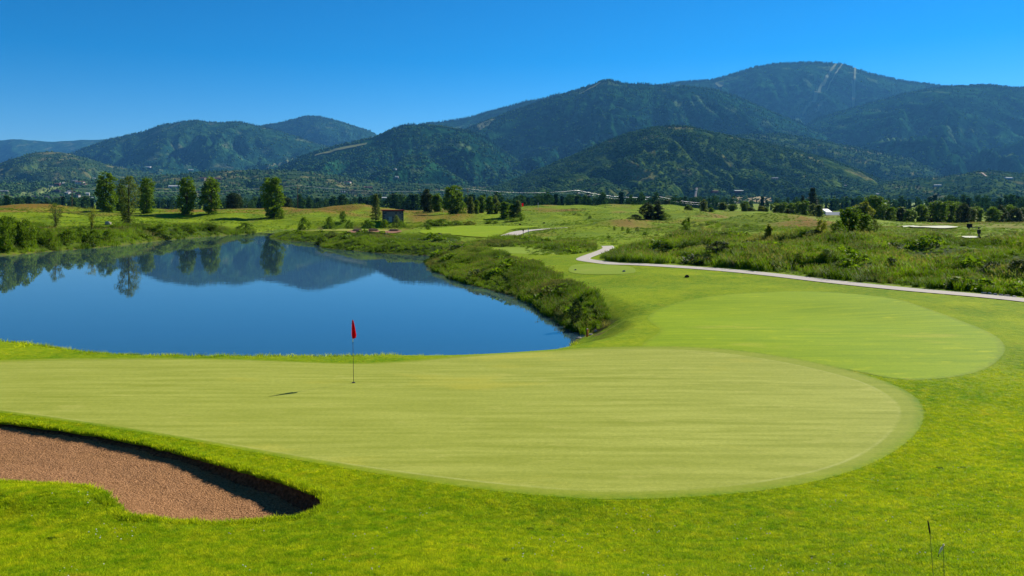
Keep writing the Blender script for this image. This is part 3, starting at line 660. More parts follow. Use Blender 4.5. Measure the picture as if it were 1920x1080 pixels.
RG = [
 Ridge('distant_mountain', 'long low blue mountain on the horizon', [(-900, 275), (-400, 266), (-100, 264), (0, 263), (40, 261), (70, 264), (100, 266), (130, 264), (150, 262), (205, 261), (260, 268), (420, 300)], 14500, 4000, 800, 'mtn_blue', (900, .2), 1, (300, 50)),
 Ridge('mountain', 'broad rounded mountain behind the tall cottonwoods', [(-500, 350), (-300, 335), (-100, 328), (0, 320), (60, 308), (120, 292), (200, 263), (235, 254), (262, 248), (300, 235), (340, 228), (370, 226), (400, 229), (450, 229), (490, 237), (530, 248), (590, 268), (680, 295), (780, 320), (860, 345)], 8200, 3900, 700, 'mtn_blue', (620, .30), 11, (420, 100), meander=.03),
 Ridge('mountain', 'pointed blue mountain with pale scree in the gap', [(380, 262), (440, 248), (490, 236), (530, 228), (570, 219), (600, 218), (640, 228), (675, 240), (694, 246), (704, 252), (716, 268), (760, 290), (860, 320)], 11000, 3200, 600, 'mtn_blue', (700, .28), 23, (300, 80)),
 Ridge('hill', 'low wooded hill below the broad mountain', [(-600, 300), (-300, 318), (-100, 330), (0, 306), (30, 295), (62, 287), (90, 284), (120, 286), (160, 296), (215, 312), (300, 328), (420, 345)], 5600, 2400, 500, 'mtn_left', (420, .25), 31, (320, 80)),
 Ridge('hillside_bench', 'low wooded bench with scattered houses', [(-900, 352), (-300, 350), (0, 345), (90, 341), (170, 337), (300, 330), (420, 320), (520, 318), (600, 325), (700, 338), (800, 345), (960, 352), (1060, 362)], 3700, 1700, 500, 'mtn_left', (300, .25), 37, (520, 90), z0=2),
 Ridge('mountain', 'high forested shoulder behind the centre hill', [(700, 262), (760, 240), (800, 231), (860, 225), (900, 214), (960, 197), (1010, 186), (1050, 176), (1090, 172), (1140, 176), (1250, 200)], 9300, 3500, 600, 'mtn_dark', (650, .25), 41, (260, 70)),
 Ridge('mountain', 'highest forested mountain with ski runs', [(1100, 185), (1200, 166), (1240, 158), (1290, 153), (1340, 149), (1380, 137), (1420, 125), (1460, 119), (1490, 117), (1540, 117), (1580, 120), (1600, 127), (1630, 138), (1665, 146), (1700, 153), (1760, 160), (1850, 170), (2000, 185), (2400, 220)], 9400, 4200, 700, 'mtn_dark', (700, .26), 47, (480, 120)),
 Ridge('mountain', 'long forested mountain closing the valley', [(1440, 300), (1475, 268), (1505, 240), (1530, 224), (1560, 215), (1600, 203), (1640, 191), (1680, 180), (1740, 168), (1780, 162), (1850, 160), (1920, 166), (2020, 176), (2200, 190), (2600, 225), (3000, 260)], 7400, 3900, 700, 'mtn_dark', (620, .27), 53, (560, 130), meander=.03),
 Ridge('mountain', 'dark forested mountain with rocky knob summit', [(560, 372), (640, 352), (720, 330), (780, 300), (840, 262), (880, 240), (930, 220), (970, 205), (1010, 192), (1050, 179), (1090, 166), (1112, 158), (1126, 153), (1132, 150), (1146, 150), (1154, 154), (1175, 157), (1210, 157), (1245, 161), (1290, 163), (1340, 168), (1380, 180), (1420, 198), (1460, 215), (1520, 240), (1600, 268), (1680, 293), (1760, 318), (1850, 345), (1950, 370)], 6700, 3200, 600, 'mtn_dark', (560, .30), 61, (640, 150), meander=.02),
 Ridge('hill', 'forested hill in the middle with a meadow strip', [(330, 366), (420, 350), (480, 334), (530, 312), (560, 297), (590, 285), (640, 272), (700, 258), (740, 242), (770, 233), (800, 235), (840, 239), (880, 246), (915, 262), (950, 288), (990, 318), (1030, 342), (1080, 364)], 5200, 2500, 500, 'mtn_dark', (460, .28), 67, (420, 120)),
 Ridge('hill', 'sloping wooded spur below the ski runs', [(1180, 310), (1260, 272), (1320, 258), (1400, 252), (1460, 252), (1500, 256), (1560, 268), (1640, 284), (1700, 296), (1735, 312), (1790, 335), (1860, 360)], 4900, 2000, 400, 'mtn_green', (420, .22), 71, (360, 90)),
 Ridge('foothill', 'scrubby foothill rising at the valley edge', [(1450, 372), (1560, 356), (1640, 345), (1700, 336), (1760, 333), (1810, 326), (1850, 320), (1920, 326), (2050, 318), (2300, 312), (2900, 330)], 3300, 1400, 400, 'mtn_green', (300, .28), 79, (460, 90), z0=2),
 Ridge('hill', 'rounded scrub oak hill before the mountains', [(820, 372), (880, 362), (930, 350), (980, 330), (1030, 309), (1080, 289), (1130, 268), (1180, 249), (1225, 238), (1260, 236), (1290, 237), (1330, 246), (1380, 258), (1440, 270), (1500, 284), (1560, 300), (1610, 318), (1650, 338), (1720, 360), (1790, 374)], 3400, 1500, 400, 'mtn_green', (330, .30), 83, (620, 150), z0=4),
]
for r_ in RG: r_.build()
def allz(x, y):
    z = G(x, y, False)
    for r_ in RG:
        u = x / y; px = CX + u * F; D = r_.Dc(u)
        ok = (px >= r_.P[0, 0]) & (px <= r_.P[-1, 0]) & (D - y < r_.W * 1.12) & (y <= D + r_.back)
        z = np.where(ok, np.maximum(z, r_.z(x, y)), z)
    return z
_HD = np.geomspace(600, 15500, 1500)
def hitfar(px, py):
    x = (px - CX) / F * _HD; z = allz(x, _HD); row = HY + F * (EYE - z) / _HD
    ok = row <= py; k = int(np.argmax(ok)) if ok.any() else len(_HD) - 1
    return Vector((float(x[k]), float(_HD[k]), float(z[k])))
def patch(name, pts, mat, lift, label, rings=8):
    W_ = [hitfar(*p) for p in pts]
    structure(drape(name, spline([(w.x, w.y) for w in W_], 5), M[mat], lift, rings, zf=allz, step=25), label)
RUNS = []
def run(name, pts, w, mat, lift, label):
    W_ = [hitfar(*p) for p in pts]; L = fine(spline([(p.x, p.y) for p in W_], 6, closed=False), 25); RUNS.append((L, max(w) * .5 + 8))
    structure(ribbon(name, L, w, M[mat], lift, zf=allz, cols=4), label)
run('ski_run', [(1568, 121), (1560, 132), (1553, 144), (1546, 157), (1538, 168), (1530, 180), (1520, 196), (1511, 210), (1502, 225)], (20, 28, 24, 18, 34, 44, 18), 'ski', 9, 'long pale ski run dropping from the summit')
run('ski_run', [(1580, 121), (1572, 132), (1564, 145), (1556, 158), (1548, 172)], (11, 14, 11), 'ski', 9, 'narrow pale ski run near the summit')
run('ski_run', [(1612, 131), (1603, 140), (1598, 152), (1594, 166)], (45, 34, 16), 'ski', 9, 'wide pale ski run under the shoulder')
run('ski_run', [(1540, 196), (1534, 208), (1530, 220)], (26, 26), 'ski', 9, 'short pale ski run in the valley cleft')
run('hillside_meadow', [(590, 294), (622, 286), (652, 278), (692, 270)], (20, 60, 40), 'meadow_pale', 6, 'pale meadow strip along the middle hill')
run('forest_clearing', [(500, 318), (540, 304), (585, 288)], (12, 20, 30), 'meadow_pale', 6, 'thin pale clearing climbing the middle hill')
patch('hillside_meadow', [(880, 240), (905, 232), (925, 226), (930, 224), (915, 232), (895, 240)], 'meadow_pale', 7, 'small pale clearing on the mountain flank')
run('forest_clearing', [(1126, 156), (1105, 168), (1085, 178)], (22, 30, 16), 'meadow_pale', 7, 'pale clearing below the rocky knob')
patch('hillside_meadow', [(1340, 158), (1350, 155), (1358, 158), (1350, 166)], 'meadow_pale', 9, 'small pale clearing on the ridge shoulder')
patch('valley_field', [(18, 370), (40, 364), (70, 357), (105, 351), (114, 354), (90, 362), (60, 368), (30, 373)], 'field_pale', 3, 'bright green cleared slope by the village')
patch('valley_field', [(1556, 384), (1580, 380), (1640, 378), (1700, 379), (1745, 383), (1720, 388), (1600, 388)], 'field_pale', 2.5, 'pale green pasture behind the far trees')
patch('valley_field', [(1368, 374), (1400, 368), (1430, 372), (1450, 379), (1400, 381), (1360, 380)], 'field_tan', 2.5, 'tan pasture at the foot of the scrub hill')
run('dirt_road', [(1840, 325), (1846, 329), (1852, 334)], (5, 6), 'dirt', 3, 'pale dirt road cut on the foothill')
run('dirt_road', [(1297, 376), (1304, 370), (1311, 364)], (7, 7), 'dirt', 2, 'pale farm track at the foot of the hill')

# ------------------------------------------------------------------ scattered vegetation (instances of small templates)
def scatter_group(name): return bpy.data.collections.new(name)
def scatter(name, P, scl, rot, coll, vid, label, cat='vegetation', tilt=None):
    n = len(P); me = bpy.data.meshes.new(name); me.vertices.add(n); me.vertices.foreach_set('co', np.asarray(P, np.float32).ravel())
    a = me.attributes.new('scl', 'FLOAT_VECTOR', 'POINT'); S = np.asarray(scl, np.float32); S = np.repeat(S[:, None], 3, 1) if S.ndim == 1 else S
    a.data.foreach_set('vector', S.ravel())
    a = me.attributes.new('rot', 'FLOAT_VECTOR', 'POINT'); rt = np.zeros((n, 3), np.float32); rt[:, 2] = rot
    if tilt is not None: rt[:, 0] = tilt
    a.data.foreach_set('vector', rt.ravel())
    a = me.attributes.new('vid', 'INT', 'POINT'); a.data.foreach_set('value', np.asarray(vid, np.int32))
    o = bpy.data.objects.new(name, me); COL.objects.link(o)
    ng = bpy.data.node_groups.new(name, 'GeometryNodeTree'); ng.interface.new_socket('Geometry', in_out='INPUT', socket_type='NodeSocketGeometry'); ng.interface.new_socket('Geometry', in_out='OUTPUT', socket_type='NodeSocketGeometry')
    N, L = ng.nodes, ng.links; gi = N.new('NodeGroupInput'); go = N.new('NodeGroupOutput')
    ip = N.new('GeometryNodeInstanceOnPoints'); ci = N.new('GeometryNodeCollectionInfo'); ci.inputs['Collection'].default_value = coll
    ci.inputs['Separate Children'].default_value = True; ci.inputs['Reset Children'].default_value = True; ip.inputs['Pick Instance'].default_value = True
    def na(nm, t):
        q = N.new('GeometryNodeInputNamedAttribute'); q.data_type = t; q.inputs['Name'].default_value = nm; return q.outputs['Attribute']
    m2p = N.new('GeometryNodeMeshToPoints'); L.new(gi.outputs[0], m2p.inputs[0]); L.new(m2p.outputs[0], ip.inputs['Points'])
    L.new(ci.outputs[0], ip.inputs['Instance']); L.new(na('vid', 'INT'), ip.inputs['Instance Index'])
    L.new(na('rot', 'FLOAT_VECTOR'), ip.inputs['Rotation']); L.new(na('scl', 'FLOAT_VECTOR'), ip.inputs['Scale']); L.new(ip.outputs[0], go.inputs[0])
    md_ = o.modifiers.new('scatter', 'NODES'); md_.node_group = ng
    return stuff(o, label, cat)

def tuft(name, n, h, spread, w, mat, rs, lean=.45, head=None, segs=3):
    V = []; Fc = []; MI = []
    for i in range(n):
        a = rs.rand() * 6.283; r = spread * rs.rand() ** .6; bx, by = r * math.cos(a), r * math.sin(a)
        hh = h * (.55 + .45 * rs.rand()); la = rs.rand() * 6.283; le = lean * hh * (.3 + rs.rand()); wa = rs.rand() * 3.14
        wx_, wy = w * math.cos(wa), w * math.sin(wa); b0 = len(V)
        for k in range(segs):
            t = k / segs; ww = 1 - t * .55; cx = bx + math.cos(la) * le * t * t; cy = by + math.sin(la) * le * t * t; cz = hh * (t - .12 * t * t) - .02
            V += [(cx - wx_ * ww, cy - wy * ww, cz), (cx + wx_ * ww, cy + wy * ww, cz)]
        V.append((bx + math.cos(la) * le, by + math.sin(la) * le, hh * .88))
        for k in range(segs - 1):
            q = b0 + 2 * k; Fc += [(q, q + 1, q + 3), (q, q + 3, q + 2)]; MI += [0, 0]
        q = b0 + 2 * (segs - 1); Fc.append((q, q + 1, q + 2)); MI.append(0)
        if head and rs.rand() < head:
            tx, ty, tz = V[-1]; q = len(V); s_ = w * 2.2
            V += [(tx - s_, ty, tz - h * .10), (tx + s_, ty, tz - h * .08), (tx, ty, tz + h * .05), (tx, ty - s_, tz - h * .1), (tx, ty + s_, tz - h * .08)]
            Fc += [(q, q + 1, q + 2), (q + 3, q + 4, q + 2)]; MI += [1, 1]
    o = pydata(name, V, Fc, mat, link=False); o.data.materials.append(M['grass_dry'])
    o.data.polygons.foreach_set('material_index', MI); return o
rs = np.random.RandomState(4)
C_TURF = scatter_group('turf_patches')
for i in range(4): C_TURF.objects.link(tuft('turf_patch', 26, .028 + .006 * i, .06, .004, M['blade'], rs, 1.0, segs=2))
C_TALL = scatter_group('tall_tufts')
for i in range(3): C_TALL.objects.link(tuft('tall_a_tuft', 46, 1.0, .34, .016, M['grass_tall'], rs, .35, head=.10))
for i in range(2): C_TALL.objects.link(tuft('tall_b_tuft', 46, .95, .36, .016, M['grass_sedge'], rs, .5, head=.25))
C_TALL.objects.link(tuft('tall_c_tuft', 44, 1.0, .34, .014, M['grass_dry'], rs, .4, head=.6))
def leaf_quads(C, size, rs, flat=.0):
    n = len(C); nn = rs.normal(size=(n, 3)); nn[:, 2] = np.abs(nn[:, 2]) + flat; nn /= np.linalg.norm(nn, axis=1)[:, None]
    a = np.cross(nn, rs.normal(size=(n, 3))); a /= np.linalg.norm(a, axis=1)[:, None]; b = np.cross(nn, a)
    s_ = (size * (.6 + .8 * rs.rand(n)))[:, None]
    V = np.stack([C - a * s_, C - b * s_ * .6, C + a * s_, C + b * s_ * .6], 1).reshape(-1, 3)
    return V, np.arange(4 * n).reshape(-1, 4)
C_WEED = scatter_group('leafy_clumps')
for i in range(4):
    c = rs.normal(size=(170, 3)); c /= np.linalg.norm(c, axis=1)[:, None]; c *= (rs.rand(170, 1) ** .35) * np.array([.55, .55, .5]); c[:, 2] = np.abs(c[:, 2]) * 1.1
    V, Fc = leaf_quads(c, .10, rs); C_WEED.objects.link(mesh_np('leafy_clump', V, Fc, M['leaf_shrub' if i < 3 else 'leaf_dark'], link=False))
def in_zone(Z, n, rs, edge=0.):
    lo, hi = Z.min(0), Z.max(0); out = []
    while sum(map(len, out)) < n:
        p = lo + rs.rand(n, 2) * (hi - lo); out.append(p[sdf(p[:, 0], p[:, 1], Z) < edge])
    return np.vstack(out)[:n]
def area(Z): x, y = Z[:, 0], Z[:, 1]; return abs(np.dot(x, np.roll(y, -1)) - np.dot(y, np.roll(x, -1))) / 2
def drop(p, dz=0.): return np.c_[p, G(p[:, 0], p[:, 1]) + dz]
def clean(p, pond=.1, path=1.5):
    k = (sdf(p[:, 0], p[:, 1], POND) > pond) & (linedist(p[:, 0], p[:, 1], PATH1) > path) & (linedist(p[:, 0], p[:, 1], PATH2) > path + .6); return p[k]
def field(name, Z, dens, hmin, hmax, label, weights, seed, lam=7, edge=.3, cap=60000, clump=1.):
    rs = np.random.RandomState(seed); n = int(min(cap, area(Z) * dens)); p = clean(in_zone(Z, n, rs, edge))
    nz = fbm(p[:, 0] / lam, p[:, 1] / lam, seed, 3); s_ = hmin + (hmax - hmin) * smooth(.5 + nz * 1.5 * clump) * (.7 + .5 * rs.rand(len(p)))
    kn = fbm(p[:, 0] / (lam * 1.4), p[:, 1] / (lam * 1.4), seed + 50, 2) + rs.normal(size=len(p)) * .18
    q = np.clip((kn + .6) / 1.2, 0, .999); cum = np.cumsum(weights) / sum(weights); vid = np.searchsorted(cum, q)
    wd = 1.15 + .5 * rs.rand(len(p))
    scatter(name, drop(p, -.03), np.c_[s_ * wd, s_ * wd, s_], rs.rand(len(p)) * 6.28, C_TALL, vid, label, 'grass')
field('bank_grass', Z_BANK, 8, .35, .85, 'tall green reeds and grasses on the pond bank', (4, 4, 4, 1, 1.2, .8), 101, 5)
field('meadow_grass', Z_RIGHT, 3.6, .28, 1.25, 'long rough meadow grass beyond the cart path', (4, 4, 4, 2, 2, .8), 102, 9, cap=52000)
field('meadow_grass', Z_MID, 2.6, .4, 1.1, 'rough grasses between the tee and the far path', (3, 3, 3, 2, 2, 1), 103, 8)
field('bank_grass', Z_PEN, 3.0, .2, .65, 'bright long grass on the low peninsula', (4, 4, 4, 1, 1, .5), 104, 9)
field('bank_grass', Z_LEFT, 1.2, .5, 1.5, 'reeds and grasses along the far shore', (4, 4, 4, 1.5, 1.5, 1), 105, 10, cap=26000)

# leafy weed clumps in the meadow and along the banks
rs = np.random.RandomState(9); PW = []
for Z, d in ((Z_RIGHT, .30), (Z_MID, .30), (Z_BANK, .18), (Z_PEN, .10), (Z_LEFT, .10)):
    p = clean(in_zone(Z, int(area(Z) * d), rs, -.5), .3, 2.2); k = fbm(p[:, 0] / 9, p[:, 1] / 9, 77, 2) > -.05; PW.append(p[k])
p = np.vstack(PW); s_ = .5 + 1.4 * rs.rand(len(p)) ** 2.5
scatter('weed_clumps', drop(p, -.1), np.c_[s_ * 1.5, s_ * 1.5, s_], rs.rand(len(p)) * 6.28, C_WEED, rs.randint(0, 4, len(p)), 'leafy weeds and low bushes scattered through the rough', 'weeds')

rs = np.random.RandomState(19); n = 60000; D = 95 * (430 / 95) ** (rs.rand(n) ** .8); u = -.7 + 1.4 * rs.rand(n); p = clean(np.c_[u * D, D], .5, 2.6)
FF = spline([hit0(*q_) for q_ in [(800, 431), (860, 425.5), (960, 424), (1010, 426), (960, 431), (925, 445), (860, 443), (790, 438)]], 3)
nz = fbm(p[:, 0] / 18, p[:, 1] / 34, 301, 3); k = (nz + rs.rand(len(p)) * .5 > .18) & (sdf(p[:, 0], p[:, 1], FF) > 1) & (meadow(p[:, 0], p[:, 1]) < .5) & ((p[:, 1] > 150) | (p[:, 0] > 2)); p, nz = p[k], nz[k]
s_ = .22 + .55 * smooth(nz * 1.6) * rs.rand(len(p)) + .1 * rs.rand(len(p)); cum = np.cumsum([3, 3, 3, 1.5, 1.5, 1.6]) / 13.6
vid = np.searchsorted(cum, np.clip(.5 + fbm(p[:, 0] / 30, p[:, 1] / 45, 302, 3) * .9 + rs.normal(size=len(p)) * .15, 0, .999))
scatter('rolling_grass', drop(p, -.04), np.c_[s_ * 2.4, s_ * 2.4, s_], rs.rand(len(p)) * 6.28, C_TALL, vid, 'coarse grass over the rolling ground behind the pond', 'grass')

# near turf blades
rs = np.random.RandomState(12); n = 300000
D = 10.5 + 24 * rs.rand(n) ** 1.15; u = -.72 + 1.44 * rs.rand(n); p = np.c_[u * D, D]
k = (sdf(p[:, 0], p[:, 1], COLLAR) > .02) & (sdf(p[:, 0], p[:, 1], FAIR) > -.1 + .5 * rs.rand(len(p))) & (sdf(p[:, 0], p[:, 1], BUNK_S) > .0) & (rs.rand(len(D)) < smooth((34 - D) / 14)); p = p[k]
s_ = .7 + .6 * rs.rand(len(p))
scatter('turf_grass', drop(p, 0) + np.array([0, 0, .0]), s_, rs.rand(len(p)) * 6.28, C_TURF, rs.randint(0, 4, len(p)), 'short grass blades of the foreground turf', 'grass')
# grass fringe along the bunker lip and the near pond bank
q = []
for _ in range(5): q.append(np.c_[BUNK + BUNK_N * (rs.rand(nb, 1) * .18 - .02), gz0 + .035])
q = np.vstack(q)
scatter('lip_fringe', q, 1.1 + .9 * rs.rand(len(q)), rs.rand(len(q)) * 6.28, C_TURF, rs.randint(0, 4, len(q)), 'grass fringe hanging over the bunker lip', 'grass')
NS = POND[(POND[:, 1] < 46)]; q = []
NSr = fine(NS, .12)
for _ in range(9):
    qq = NSr + rs.normal(size=NSr.shape) * .25; dd = rs.rand(len(qq)) * 3.2; qq[:, 1] -= dd; q.append(qq)
q = np.vstack(q); q = q[(sdf(q[:, 0], q[:, 1], POND) > .05) & (sdf(q[:, 0], q[:, 1], COLLAR) > .1)]
scatter('shore_fringe', drop(q), 2.2 + 2.5 * rs.rand(len(q)), rs.rand(len(q)) * 6.28, C_TURF, rs.randint(0, 4, len(q)), 'uneven grass fringe along the near pond bank', 'grass')

# clover heads and small weeds in the foreground turf
def blob(nm, r, mat, seed):
    import bmesh
    bm = bmesh.new(); bmesh.ops.create_icosphere(bm, subdivisions=1, radius=r)
    for v in bm.verts: v.co.z = v.co.z * .8 + .03
    me = bpy.data.meshes.new(nm); bm.to_mesh(me); bm.free(); me.materials.append(mat); return bpy.data.objects.new(nm, me)
M['clover'] = plain('clover_white', (.75, .74, .66), .9); C_CLO = scatter_group('clover_heads'); C_CLO.objects.link(blob('clover_head', .011, M['clover'], 1))
rs = np.random.RandomState(31); D = 11.5 + 7 * rs.rand(1300); u = -.7 + 1.4 * rs.rand(1300); p = np.c_[u * D, D]; nz = fbm(p[:, 0] / 1.6, p[:, 1] / 1.3, 311, 2)
k = (nz > .16) & (sdf(p[:, 0], p[:, 1], COLLAR) > .5) & (sdf(p[:, 0], p[:, 1], BUNK_S) > .2); p = p[k]
scatter('clover_flowers', drop(p, .005), .6 + .6 * rs.rand(len(p)), rs.rand(len(p)) * 6, C_CLO, np.zeros(len(p), int), 'tiny white clover heads dotting the foreground turf', 'clover')
D = 11.5 + 7 * rs.rand(16); u = -.66 + 1.32 * rs.rand(16); p = np.c_[u * D, D]; k = (sdf(p[:, 0], p[:, 1], COLLAR) > .5) & (sdf(p[:, 0], p[:, 1], BUNK_S) > .3); p = p[k]
s_ = .05 + .07 * rs.rand(len(p)); scatter('turf_weeds', drop(p, 0), np.c_[s_ * 1.6, s_ * 1.6, s_ * .7], rs.rand(len(p)) * 6, C_WEED, rs.randint(0, 3, len(p)), 'small broadleaf weeds in the foreground turf', 'weeds')

# far forest
def lowcone(nm, mat):
    V = []; Fc = []
    for k, (z0, z1, r) in enumerate(((.12, .62, .21), (.38, .84, .155), (.62, 1.0, .10))):
        b = len(V); V += [(r * math.cos(t), r * math.sin(t), z0) for t in np.linspace(0, 2 * math.pi, 6)[:-1] + k]; V.append((0, 0, z1)); Fc += [(b + i, b + (i + 1) % 5, b + 5) for i in range(5)]
    return pydata(nm, V, Fc, mat, link=False)
def lowblob(nm, mat, rs):
    import bmesh
    bm = bmesh.new(); bmesh.ops.create_icosphere(bm, subdivisions=1, radius=.5)
    for v in bm.verts: v.co *= .75 + .5 * rs.rand(); v.co.z = v.co.z * 1.0 + .45
    me = bpy.data.meshes.new(nm); bm.to_mesh(me); bm.free(); me.materials.append(mat); return bpy.data.objects.new(nm, me)
C_FAR = scatter_group('far_trees'); rs = np.random.RandomState(3)
C_FAR.objects.link(lowcone('a_far_conifer', M['far_conifer']))
for i in range(3): C_FAR.objects.link(lowblob('b_far_tree', M['far_tree'], rs))
def forest(r_, n, conifer, hs_, seed, label, thr=-.25, crestn=0):
    rs = np.random.RandomState(seed); px = r_.P[0, 0] + rs.rand(n) * (r_.P[-1, 0] - r_.P[0, 0]); px = px[(px > -150) & (px < 2070)]; n = len(px)
    u = (px - CX) / F; f = rs.rand(n) ** 1.1 * 1.05
    if crestn: f[:crestn] = rs.rand(crestn) * .012
    y = r_.Dc(u) - f * r_.W; x = u * y; z = r_.z(x, y)
    nz = fbm(x / 260, y / 260, seed, 4) + .25 * perlin(x / 55, y / 55, seed + 1)
    k = (nz > thr) | (f < .012)
    for L_, w_ in RUNS: k &= linedist(x, y, L_[::3]) > w_
    x, y, z, nz, f = x[k], y[k], z[k], nz[k], f[k]; n = len(x)
    con = rs.rand(n) < np.clip(conifer + nz * .9 + (.4 - f) * .5, 0, 1)
    h = hs_ * (.6 + .7 * rs.rand(n)) * np.where(con, 1.25, .85); w = np.where(con, h * 1.1, h * (1.1 + .5 * rs.rand(n)))
    scatter(r_.name + '_forest', np.c_[x, y, z - .5], np.c_[w, w, h], rs.rand(n) * 6.28, C_FAR, np.where(con, 0, rs.randint(1, 4, n)), label, 'forest')
forest(RG[1], 14000, .35, 16, 201, 'woods on the broad rounded mountain', crestn=900)
forest(RG[2], 7000, .45, 18, 202, 'woods on the pointed blue mountain', crestn=700)
forest(RG[3], 9000, .2, 11, 203, 'scrub and trees on the low wooded hill')
forest(RG[4], 15000, .25, 10, 204, 'trees among the houses of the wooded bench')
forest(RG[5], 3000, .7, 18, 205, 'conifers on the high shoulder', crestn=900)
forest(RG[6], 16000, .75, 19, 206, 'conifer forest on the highest mountain', crestn=1800)
forest(RG[7], 24000, .6, 16, 207, 'forest on the long mountain', crestn=1500)
forest(RG[8], 30000, .55, 15, 208, 'forest on the knobbed mountain', crestn=1800)
forest(RG[9], 17000, .4, 13, 209, 'forest on the middle hill', crestn=900)
forest(RG[10], 12000, .3, 12, 210, 'woods on the sloping spur', crestn=500)
forest(RG[11], 12000, .1, 7.5, 211, 'scrub on the foothill', crestn=300)
forest(RG[12], 26000, .08, 7.0, 212, 'scrub oak on the rounded hill', crestn=900)
# ------------------------------------------------------------------ trees
def crown_profile(kind, t):
    if kind == 'cottonwood': return np.interp(t, [0, .08, .3, .6, .85, 1], [.6, .75, .92, 1.0, .92, .6])
    if kind == 'poplar': return np.interp(t, [0, .1, .4, .7, .9, 1], [.5, .8, 1, .92, .62, .15])
    if kind == 'broad': return np.interp(t, [0, .15, .45, .75, .92, 1], [.35, .7, .95, 1, .75, .3])
    if kind == 'conic': return np.interp(t, [0, .12, .35, .7, 1], [.75, 1, .8, .42, .06])
    if kind == 'shore': return np.interp(t, [0, .12, .35, .65, .9, 1], [.25, .5, .75, 1.0, .75, .3])
    if kind == 'airy': return np.interp(t, [0, .2, .5, .8, 1], [.15, .35, .75, 1, .5])
    return np.interp(t, [0, .3, .6, .85, 1], [.75, 1, .95, .7, .2])     # shrub
PROTO = {}
def make_tree(kind, leaf, seed, h=12., w=5., z0=.03, ncl=90, per=46, leafsize=.24, csize=.85):
    """returns (crown mesh, trunk mesh) for a tree of height h and width w metres standing at the origin"""
    rs = np.random.RandomState(seed); C = []; cl = []
    lob = rs.rand(5) * 6.28
    for i in range(ncl):
        t = (i + rs.rand()) / ncl; a = rs.rand() * 6.283; rad = crown_profile(kind, t) * w * .5
        rad *= .78 + .22 * math.sin(2 * a + lob[0] + 6 * t) * .45 + .26 * math.sin(3 * a + lob[1] - 9 * t) * .4
        r_ = rad * (.35 + .65 * rs.rand() ** .5) - csize * .35; r_ = max(r_, .0)
        z = h * (z0 + (1 - z0) * t) - csize * .5
        cl.append((r_ * math.cos(a), r_ * math.sin(a), max(z, csize * .4)))
    cl = np.array(cl)
    if kind in ('poplar', 'broad', 'cottonwood'):      # uneven outline: some heads stand out, some side is thinner
        a_ = np.arctan2(cl[:, 1], cl[:, 0]); tt_ = cl[:, 2] / h; am = .22 if kind != 'cottonwood' else .12
        f_ = 1 + am * np.sin(a_ * 2 + lob[2] + tt_ * 7) + am * np.sin(a_ + lob[3] - tt_ * 4); cl[:, :2] *= f_[:, None]
        cl[:, 2] *= 1 - .13 * (tt_ > .72) * (np.sin(a_ * 2 + lob[4]) > .1)
    for c in cl:
        d = rs.normal(size=(per, 3)); d /= np.linalg.norm(d, axis=1)[:, None]; d *= (rs.rand(per, 1) ** .45) * csize * (.7 + .5 * rs.rand())
        d[:, 2] *= .8; C.append(c + d)
    C = np.vstack(C); C[:, 2] = np.maximum(C[:, 2], .12)
    V, Fc = leaf_quads(C, leafsize, rs, .25); crown = mesh_np('crown', V, Fc, M[leaf], link=False).data
    tv, tf = [], []
    def addt(path, rad):
        v, f = tube_vf(path, rad, 6); b = len(tv); tv.extend(v); tf.extend([tuple(b + k for k in ff) for ff in f])
    tr = h * .018 + .06
    top = h * (.85 if kind != 'shrub' else .5)
    pts = [(math.sin(k * 1.3 + seed) * .012 * h * k / 5, math.cos(k * 1.7 + seed) * .012 * h * k / 5, top * k / 6 - (.25 if k == 0 else 0)) for k in range(7)]
    addt(pts, [tr * (1.25 if k == 0 else 1 - k / 7.2) for k in range(7)])
    for i in range(10 if kind != 'airy' else 16):
        e = cl[rs.randint(len(cl))]; zz = max(.3, min(e[2] * .55, top * .8)); k = int(zz / top * 6); b = Vector(pts[min(k, 6)]); b.z = zz
        m_ = (b + Vector(e)) / 2 + Vector((0, 0, -.04 * h)); addt([b, m_, Vector(e)], [tr * .42, tr * .28, tr * .1])
    trunk = pydata('trunk', tv, tf, M['bark'], link=False, smooth_=True).data
    return crown, trunk
def proto(key):
    if key not in PROTO:
        kind, leaf, v = key
        kw = dict(cottonwood=dict(h=13, w=6.2, ncl=130), poplar=dict(h=12, w=5.0, ncl=110), broad=dict(h=12, w=9, ncl=190), conic=dict(h=12, w=6, ncl=120, csize=.6, leafsize=.17, z0=.04),
                  shore=dict(h=13, w=6.2, ncl=105, per=34, leafsize=.17, z0=.10),
                  airy=dict(h=6, w=5, ncl=46, per=26, leafsize=.11, csize=.6, z0=.25), shrub=dict(h=3, w=4.2, ncl=60, per=44, csize=.5, leafsize=.10, z0=.0))[kind]
        sizes = (kw['h'], kw['w']); PROTO[key] = make_tree(kind, leaf, abs(hash_(kind + leaf)) % 1000 + v * 17, **kw) + sizes
    return PROTO[key]
YB = {(1285, 411): 432, (1291, 407): 424, (1442, 419): 456, (1593, 388): 447, (1618, 398): 446, (1571, 412): 446, (1640, 410): 442, (1540, 411): 443, (1527, 430): 445, (1152, 424): 432, (1167, 424): 433, (1178, 427): 437, (1195, 425): 433,
      (1141, 441): 447, (1209, 434): 441, (1106, 404): 410, (1266, 449): 457, (1345, 452): 470, (1372, 448): 462, (1312, 455): 469, (1670, 482): 506, (1712, 440): 452, (1765, 437): 448, (1850, 442): 455, (1884, 440): 453,
      (1912, 486): 522, (1858, 490): 514, (1800, 478): 500, (1550, 466): 488, (1500, 472): 492, (705, 364): 413, (643, 395): 416, (1215, 379): 411, (1233, 381): 411, (1192, 402): 412, (1248, 399): 412, (947, 377): 411, (960, 382): 409, (971, 375): 407, (976, 398): 414}
